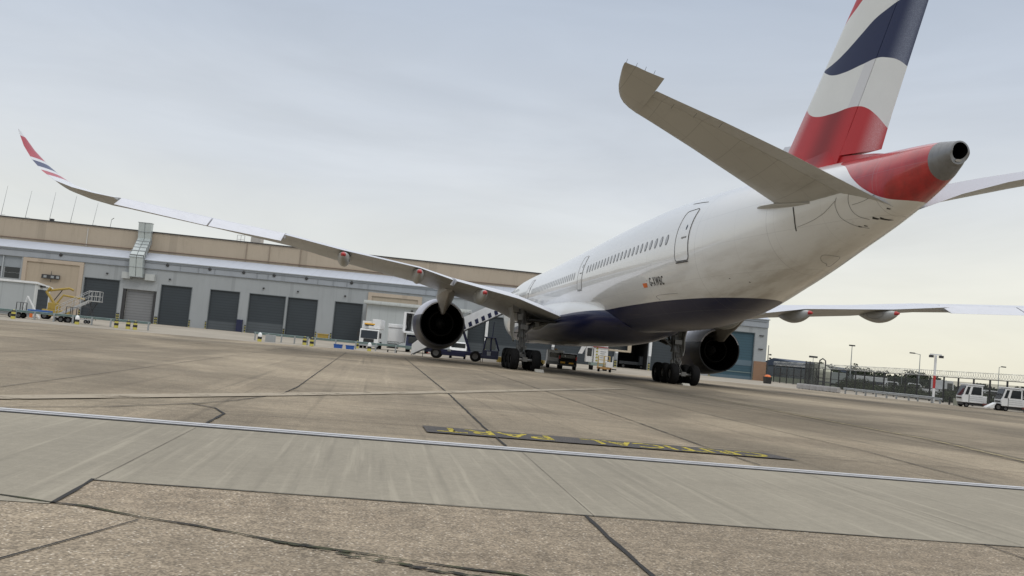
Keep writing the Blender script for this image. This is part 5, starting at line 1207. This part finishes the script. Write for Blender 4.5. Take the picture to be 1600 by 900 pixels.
# ================================================================== RIGHT HAND SIDE: FENCE, BARRIERS, TUGS
CONCB = mat('barrier_concrete', (.38, .37, .36), .8, var=.15, dirt=.3)
nb = 6; lab = ['first pale concrete barrier block of the row, at the gate end', 'second pale concrete barrier block from the gate end', 'third pale concrete barrier block from the gate end', 'fourth pale concrete barrier block, nearer the guard rail', 'fifth pale concrete barrier block, last but one before the guard rail', 'last pale concrete barrier block, touching the guard rail']
a, b_ = Vector((28.9, 65.3, 0)), Vector((30.0, 58.8, 0))
a, b_ = Vector((29.9, 67.6, 0)), Vector((30.7, 60.6, 0))
first = None
for i in range(nb):
    p = a.lerp(b_, (i+.5)/nb); rz = math.atan2(b_.y-a.y, b_.x-a.x)
    if first is None:
        first = thing('barrier_block', lab[0], 'barrier', p, rz, 'concrete barrier blocks')
        L = (b_-a).length/nb*.97
        MB().prism([(-.22, .05), (.22, .05), (.2, .42), (.14, .56), (-.14, .56), (-.2, .42)], 'X', -L/2, L/2).build('block', CONCB, first, bevel=.02)
        for x in (-.3, .3): bx(first, 'foot', CONCB, (x-.12, -.2, 0), (x+.12, .2, .049))
    else: again(first, p, rz, lab[i])
guard_rail('galvanised guard rail running from the barrier blocks to the floodlight post', (30.9, 60.1), (34.9, 51.6), 5, .5, GALV)
guard_rail('lower farther galvanised rail behind the guard rail of the floodlight post', (32.6, 61.0), (36.4, 52.6), 5, .42, GALV)
# floodlight post
t = thing('floodlight_post', 'white square floodlight post with red band and twin lamp heads', 'floodlight', (35.2, 52.2, 0), R(-20))
bx(t, 'post', WHITE, (-.09, -.09, .0), (.09, .09, 4.35), .01); bx(t, 'red_band', REDP, (-.094, -.094, 1.35), (.094, .094, 2.5))
MB().prism([(-.09, 0), (.35, 0), (-.09, .35)], 'X', -.05, .05).build('foot', WHITE, t); bx(t, 'cross_arm', WHITE, (-.5, -.05, 4.36), (.5, .05, 4.46))
for s in (-1, 1): MB().box((s*.42-.17, -.35, 4.12), (s*.42+.17, -.02, 4.34)).build('lamp_head', DARK, t)
# perimeter fence
FENCE = NT('fence_mesh'); tr = FENCE.n('ShaderNodeBsdfTransparent'); mx = FENCE.n('ShaderNodeMixShader'); mx.inputs[0].default_value = .45
FENCE.set((.06, .065, .06), .7); FENCE.l(FENCE.p.outputs[0], mx.inputs[1]); FENCE.l(tr.outputs[0], mx.inputs[2]); FENCE.l(mx.outputs[0], FENCE.o.inputs[0]); FENCE = FENCE.m
FL = [(47.2, 110.2), (46.4, 95.2), (42.6, 66), (40.8, 45.4), (31.5, 19.5)]
ft = thing('perimeter_fence', 'tall dark mesh perimeter fence topped with coiled razor wire', 'fence', (41, 60, 0))
def along(L, step):
    out = []; 
    for (x0, y0), (x1, y1) in zip(L, L[1:]):
        d = math.hypot(x1-x0, y1-y0); n = max(1, round(d/step)); out += [(x0+(x1-x0)*i/n, y0+(y1-y0)*i/n) for i in range(n)]
    return out+[L[-1]]
pts = along(FL, 2.6)
for x, y in pts: MB().box((x-41-.06, y-60-.06, 0), (x-41+.06, y-60+.06, 2.62)).build('post', DARK, ft)
q = MB()
for (x0_, y0_), (x1_, y1_) in zip(FL, FL[1:]): q.quad((x0_-41, y0_-60, .05), (x1_-41, y1_-60, .05), (x1_-41, y1_-60, 2.25), (x0_-41, y0_-60, 2.25))
q.build('mesh_panel', FENCE, ft)
q = MB()
for z in (2.6, 1.3): q.tube([(x-41, y-60, z) for x, y in FL], .035, 5)
q.build('top_rail', DARK, ft)
q = MB(); path = along(FL, .045); hel = []
for i, (x, y) in enumerate(path):
    a_ = i*.72; j = min(i, len(path)-2); dx, dy = path[j+1][0]-path[j][0], path[j+1][1]-path[j][1]; l = math.hypot(dx, dy)
    hel.append((x-41+(-dy/l)*.30*math.cos(a_), y-60+(dx/l)*.30*math.cos(a_), 2.95+.30*math.sin(a_)))
q.tube(hel, .017, 3); q.build('razor_wire', mat('razor_wire', (.50, .50, .47), .45, metal=.5), ft)
q = MB(); q.tube([(x-41, y-60, 3.2) for x, y in FL], .015, 4); q.build('tension_wire', GALV, ft)
# turnstile gate with arched top
t = thing('turnstile_gate', 'dark caged turnstile gate with an arched top by the barrier blocks', 'gate', (43.2, 89.0, 0), R(-60))
q = MB()
for x, h in ((-1.7, 3.4), (-1.1, 3.4), (.3, 3.3), (1.2, 3.3)): q.cyl((x, 0, 0), (x, 0, h), .08, .08, 6)
q.tube([(.3, 0, 3.3), (.35, 0, 3.65), (.75, 0, 3.9), (1.15, 0, 3.65), (1.2, 0, 3.3)], .09, 6); q.cyl((-1.7, 0, 3.3), (.3, 0, 3.3), .05, .05, 6)
q.build('frame', DARK, t); q = MB()
for i in range(6): q.cyl((.35, 0, .5+i*.45), (1.15, 0, .5+i*.45), .03, .03, 5)
q.build('bars', DARK, t); bx(t, 'mesh_leaf', FENCE, (-1.7, -.01, .1), (.3, .01, 3.2)); bx(t, 'reader', BLKP, (.2, -.2, 1.2), (.4, -.05, 1.6))
# lamp posts
def lamp(label, loc, h, style, rz=0):
    t = thing('lamp_post', label, 'lamp post', loc, rz, 'lamp posts beyond the fence')
    MB().cyl((0, 0, 0), (0, 0, h), .13*h/9, .07*h/9, 8).build('pole', GALV, t)
    if style == 'arm': MB().cyl((0, 0, h-.05), (-1.2, 0, h+.1), .05, .05, 5).build('arm', GALV, t); bx(t, 'lamp_head', DARK, (-2.0, -.2, h), (-1.1, .2, h+.2), .03)
    elif style == 'armr': MB().cyl((0, 0, h-.05), (.6, 0, h+.05), .05, .05, 5).build('arm', GALV, t); bx(t, 'lamp_head', DARK, (.5, -.2, h-.02), (1.5, .2, h+.2), .03)
    else: bx(t, 'lamp_head', DARK, (-.55, -.2, h-.1), (.55, .2, h+.15), .03)
lamp('tall lamp post with a short flat head over the far navy building', (74.8, 136.1, 0), 8.0, 'top')
lamp('tall lamp post with a single arm beside the floodlight post', (81.6, 124.9, 0), 7.2, 'arm')
lamp('lamp post with a short arm rising above the white tugs', (116.4, 149.8, 0), 7.2, 'armr')
lamp('small distant lamp post above the white pickups', (119.7, 189.9, 0), 5.2, 'armr')
lamp('short black topped lamp post beside the turnstile gate', (44.9, 93.5, 0), 4.1, 'top')
# cabinet by the fence
t = thing('service_cabinet', 'small grey green roadside cabinet behind a black stub post', 'cabinet', (37.6, 52.4, 0), R(-30)); bx(t, 'body', mat('cabinet', (.26, .27, .22), .6), (-.2, -.2, 0), (.45, .2, .62), .02); bx(t, 'stub_post', BLKP, (-.6, -.08, 0), (-.45, .08, .66))
# white tug cabs
def tug(label, loc, rz):
    t = thing('towing_tug', label, 'tug', loc, rz, 'white cabbed tugs by the fence')
    c = MB().prism([(-.95, .42), (-1.0, .95), (-.9, 1.08), (-.62, 1.92), (.72, 1.92), (.75, .42)], 'Y', -.62, .62).build('cab', WHITE, t, bevel=.03)
    bx(c, 'cab_roof', WHITE, (-.68, -.68, 1.93), (.8, .68, 2.02), .02)
    for y in (-.63, .63):
        s = -.006 if y < 0 else .006
        MB().prism([(-.28, 1.12), (-.12, 1.8), (.60, 1.8), (.60, 1.12)], 'Y', y-.006, y+.006).build('side_window', GLASS, c); MB().prism([(-.78, 1.1), (-.56, 1.78), (-.33, 1.78), (-.50, 1.1)], 'Y', y-.006, y+.006).build('quarter_window', GLASS, c)
        for z in (.62, .78, .94): bx(c, 'rib', GREYP, (-.35, y-.012, z), (.7, y+.012, z+.018))
        bx(c, 'door_edge', DARK, (-.44, y-.010, .44), (-.40, y+.010, 1.1))
    MB().prism([(-1.012, .98), (-.705, 1.86), (-.69, 1.86), (-.99, .98)], 'Y', -.52, .52).build('windscreen', GLASS, c)
    bx(c, 'front_vent', BLKP, (-1.02, -.45, .72), (-.985, .45, .84))
    bx(t, 'bed', mat('tug_red', (.18, .05, .04), .7, dirt=.4), (.76, -.6, .28), (3.0, .6, .42), .02); bx(t, 'chassis', DARK, (-.9, -.5, .2), (.9, .5, .41)); bx(t, 'engine_hood', WHITE, (.76, -.5, .43), (1.15, .5, 1.05), .04)
    wheels(t, [(-.6, -.55), (2.4, -.55), (-.6, .55), (2.4, .55)], .22, .16, 'Y')
    return t
t1 = tug('white cabbed towing tug nearer the floodlight post', (36.55, 48.95, 0), R(-12))
t2 = again(t1, (38.4, 46.5, 0), R(-12), 'white cabbed towing tug at the photo edge with a white wedge in front')
t = thing('tow_wedge', 'white wedge shaped tow bar end with a black tyre between the two tugs', 'tow bar', (36.95, 46.6, 0), R(-12))
MB().prism([(-.7, .15), (-.5, .32), (.1, .65), (.1, .15)], 'Y', -.3, .3).build('wedge', WHITE, t, bevel=.03); wheels(t, [(.28, -.25)], .3, .2, 'Y')

# vehicles and buildings beyond the fence
def pickup(label, loc, rz, kind='pickup', name='pickup_truck', cat='pickup', m=WHITE):
    t = thing(name, label, cat, loc, rz, 'white vehicles beyond the fence')
    if kind == 'pickup': b = vehicle(t, 1.8, [(-2.4, .4), (-2.4, .95), (-1.3, 1.1), (-.8, 1.75), (.6, 1.8), (.8, 1.1), (2.5, 1.1), (2.5, .4)], m, [('windscreen', GLASS, (-.75, -1.12, 1.15), (.75, -.95, 1.6)), ('side_window', GLASS, (-.92, -.7, 1.15), (-.89, .5, 1.65)), ('side_window', GLASS, (.89, -.7, 1.15), (.92, .5, 1.65))], (-1.5, 1.6), .38)
    else: b = vehicle(t, 2.1, [(-1.2, .5), (-1.3, 1.3), (-1.1, 2.5), (.6, 2.5), (.65, 1.2), (4.5, 1.2), (4.5, .5)], m, [('windscreen', GLASS, (-.9, -1.34, 1.4), (.9, -1.15, 2.3)), ('side_window', GLASS, (-1.07, -.9, 1.4), (-1.04, .3, 2.2)), ('side_window', GLASS, (1.04, -.9, 1.4), (1.07, .3, 2.2))], (-.5, 3.4), .45)
    return t
pickup('white pickup nearer the tree line, partly behind the fence posts', (57.5, 89.5, 0), R(60))
pickup('white double windowed truck cab directly behind the floodlight post', (58.2, 84.6, 0), R(115), 'truck', 'flatbed_truck', 'truck')
pickup('long low white flatbed beyond the fence next to the small lamp post', (58.5, 96.5, 0), R(70))
pickup('white pickup beyond the fence between the two towing tugs', (64.0, 83.0, 0), R(65))
pickup('white van shaped truck beyond the fence at the photo edge', (78.0, 95.0, 0), R(50), 'truck', 'flatbed_truck', 'truck')
t = thing('shipping_container', 'pale grey container standing far behind the barrier blocks', 'container', (88.9, 166, 0), R(-30)); bx(t, 'body', mat('container', (.40, .43, .42), .6), (-1.6, -2.5, .4), (1.6, 2.5, 2.9), .04); bx(t, 'skid', DARK, (-1.4, -2.3, 0), (1.4, 2.3, .39))
t = thing('coach', 'pale and blue coach standing far beyond the fence', 'coach', (98, 168, 0), R(-35))
b = MB().box((-3.5, -1.2, .35), (3.5, 1.2, 1.6)).build('body', NAVY, t, bevel=.1); bx(b, 'upper_body', WHITE, (-3.5, -1.2, 1.61), (3.5, 1.2, 2.7), .1); wheels(t, [(-2.4, -1.1), (2.4, -1.1), (-2.4, 1.1), (2.4, 1.1)], .45, .3, 'Y')
t = thing('far_hangar', 'long low navy roofed building on the horizon beyond the fence', 'building', (179, 373, 0), math.atan2(14, 39))
FHN = mat('far_navy', (.045, .062, .095), .7); FHG = mat('far_grey', (.12, .135, .15), .7)
bx(t, 'wall', FHG, (0, 0, 0), (44, 20, 5.2)); MB().prism([(-.5, 5.2), (-.5, 7.6), (10, 8.8), (20.5, 5.2)], 'X', -.5, 26).build('roof', FHN, t); MB().prism([(-.5, 5.21), (-.5, 7.0), (10, 7.6), (20.5, 5.21)], 'X', 26.1, 44.5).build('low_roof', FHN, t)
t = thing('curved_shelter', 'pale tan curved shelter rising in front of the far navy building', 'shelter', (134.4, 258.6, 0), R(-27))
rings = []
for x, s in ((-2.5, 1.0), (0, .97), (1.8, .85), (3.4, .6), (4.8, .35), (6.0, .12)): rings.append([(x, -3+3*(1-math.cos(a)), 6.2*s*math.sin(a)) for a in [math.pi*i/14 for i in range(15)]])
MB().loft(rings).build('shell', mat('tan_shell', (.42, .42, .33), .7), t, smooth=60); bx(t, 'plinth', FHG, (-2.6, -3.1, 0), (6, 3.1, .3))

# vegetation
def leaf_mat(name, col):
    k = NT(name); n1 = k.noise(k.map(), .25, 4, .6); n2 = k.noise(k.map(), 2.5, 3, .6)
    k.set(k.scale(k.scale(col, k.math('MULTIPLY_ADD', n1, 1.0, .5)), k.math('MULTIPLY_ADD', n2, .8, .6)), .8, spec=.2); return k.m
LEAF = leaf_mat('far_foliage', (.042, .052, .032)); LEAF2 = leaf_mat('scrub_foliage', (.062, .075, .036))
def leafmass(name, label, blobs, size, per, m, cat):
    rnd = random.Random(5); q = MB()
    for (x, y, z, rx, rz) in blobs:
        for i in range(per):
            u = rnd.gauss(0, 1); v = rnd.gauss(0, 1); w_ = rnd.gauss(0, 1); l = math.sqrt(u*u+v*v+w_*w_); f = rnd.random()**.4
            c = Vector((x+rx*f*u/l, y+rx*f*v/l, max(.1, z+rz*f*w_/l))); s = size*rnd.uniform(.6, 1.4)
            a = Vector((rnd.gauss(0, 1), rnd.gauss(0, 1), rnd.gauss(0, 1))).normalized(); b = a.orthogonal().normalized(); c2 = a.cross(b)
            q.quad(c+b*s, c+c2*s*.7, c-b*s, c-c2*s*.7)
    o = MB(); o.b.free(); o.b = q.b
    bm = o.b; me = bpy.data.meshes.new(name); bm.to_mesh(me); bm.free(); me.materials.append(m)
    ob = bpy.data.objects.new(name, me); COL.objects.link(ob); return tag(ob, label, cat, kind='stuff')
rnd = random.Random(11); bl = []
def dirp(px, dist):
    # bearings of the tree line, degrees clockwise from +Y
    return CPX+math.sin(px)*dist, CPY+math.cos(px)*dist
CPX, CPY = 0, 0
az = 20.0
while az < 41:
    dist = 470+60*math.sin(az*1.3); h = 6.4+1.3*math.sin(az*2.1)+rnd.uniform(-1, 1.0)
    if az > 35.5: h *= .62
    if 31.2 < az < 35.0: h += .8
    x, y = math.sin(R(az))*dist, math.cos(R(az))*dist
    bl.append((x, y, h*.5, rnd.uniform(4, 7), h*.5)); az += .42
leafmass('far_tree_line', 'dark line of distant trees along the horizon beyond the fence', bl, .55, 420, LEAF, 'tree line')
bl = []
for i in range(46):
    f = i/45; p = Vector((50, 96, 0)).lerp(Vector((44.5, 46, 0)), f); h = 1.35+.4*math.sin(f*23)+rnd.uniform(-.25, .25)
    bl.append((p.x+rnd.uniform(0, 2.5), p.y, h*.45, 1.3, h*.55))
leafmass('scrub', 'low dark green scrub growing behind the mesh fence', bl, .10, 520, LEAF2, 'scrub')
# distinct trees on the skyline
BARK = mat('bark', (.06, .045, .035), .9)
def tree(label, loc, h, rx, seed):
    t = thing('tree', label, 'tree', loc, 0, 'trees on the skyline'); rnd = random.Random(seed)
    q = MB(); q.cyl((0, 0, 0), (0, 0, h*.5), h*.03, h*.018, 7)
    for i in range(5):
        a = i*1.3; q.cyl((0, 0, h*(.25+.05*i)), (rx*.6*math.cos(a), rx*.6*math.sin(a), h*(.5+.08*i)), h*.012, h*.005, 5)
    q.build('trunk', BARK, t)
    q = MB()
    for k_ in range(9):
        cx, cy, cz = rnd.uniform(-.55, .55)*rx, rnd.uniform(-.55, .55)*rx, h*rnd.uniform(.42, .85); rr2 = rx*rnd.uniform(.3, .5)
        for i in range(110):
            d = Vector((rnd.gauss(0, 1), rnd.gauss(0, 1), rnd.gauss(0, 1))).normalized()*rr2*rnd.random()**.4; c = Vector((cx, cy, cz))+d; s = .32*rnd.uniform(.6, 1.4)
            a = Vector((rnd.gauss(0, 1), rnd.gauss(0, 1), rnd.gauss(0, 1))).normalized(); b = a.orthogonal().normalized(); c2 = a.cross(b); q.quad(c+b*s, c+c2*s*.7, c-b*s, c-c2*s*.7)
    me = bpy.data.meshes.new('crown'); q.b.to_mesh(me); q.b.free(); me.materials.append(LEAF); o = bpy.data.objects.new('crown', me); COL.objects.link(o); o.parent = t
for lb, az_, dd, h, rx, sd in (('broad dark tree rising behind the floodlight post', 33.4, 300, 6.2, 4.5, 1), ('rounded dark tree next to the far navy building', 30.2, 320, 6.6, 4.5, 2), ('small dark tree above the first towing tug', 36.6, 300, 3.9, 2.6, 3), ('small dark tree just past the lamp post with a short arm', 38.6, 310, 4.2, 3, 4)):
    x, y = CP.x+math.sin(R(az_))*dd, CP.y+math.cos(R(az_))*dd; tree(lb, (x, y, 0), h, rx, sd)
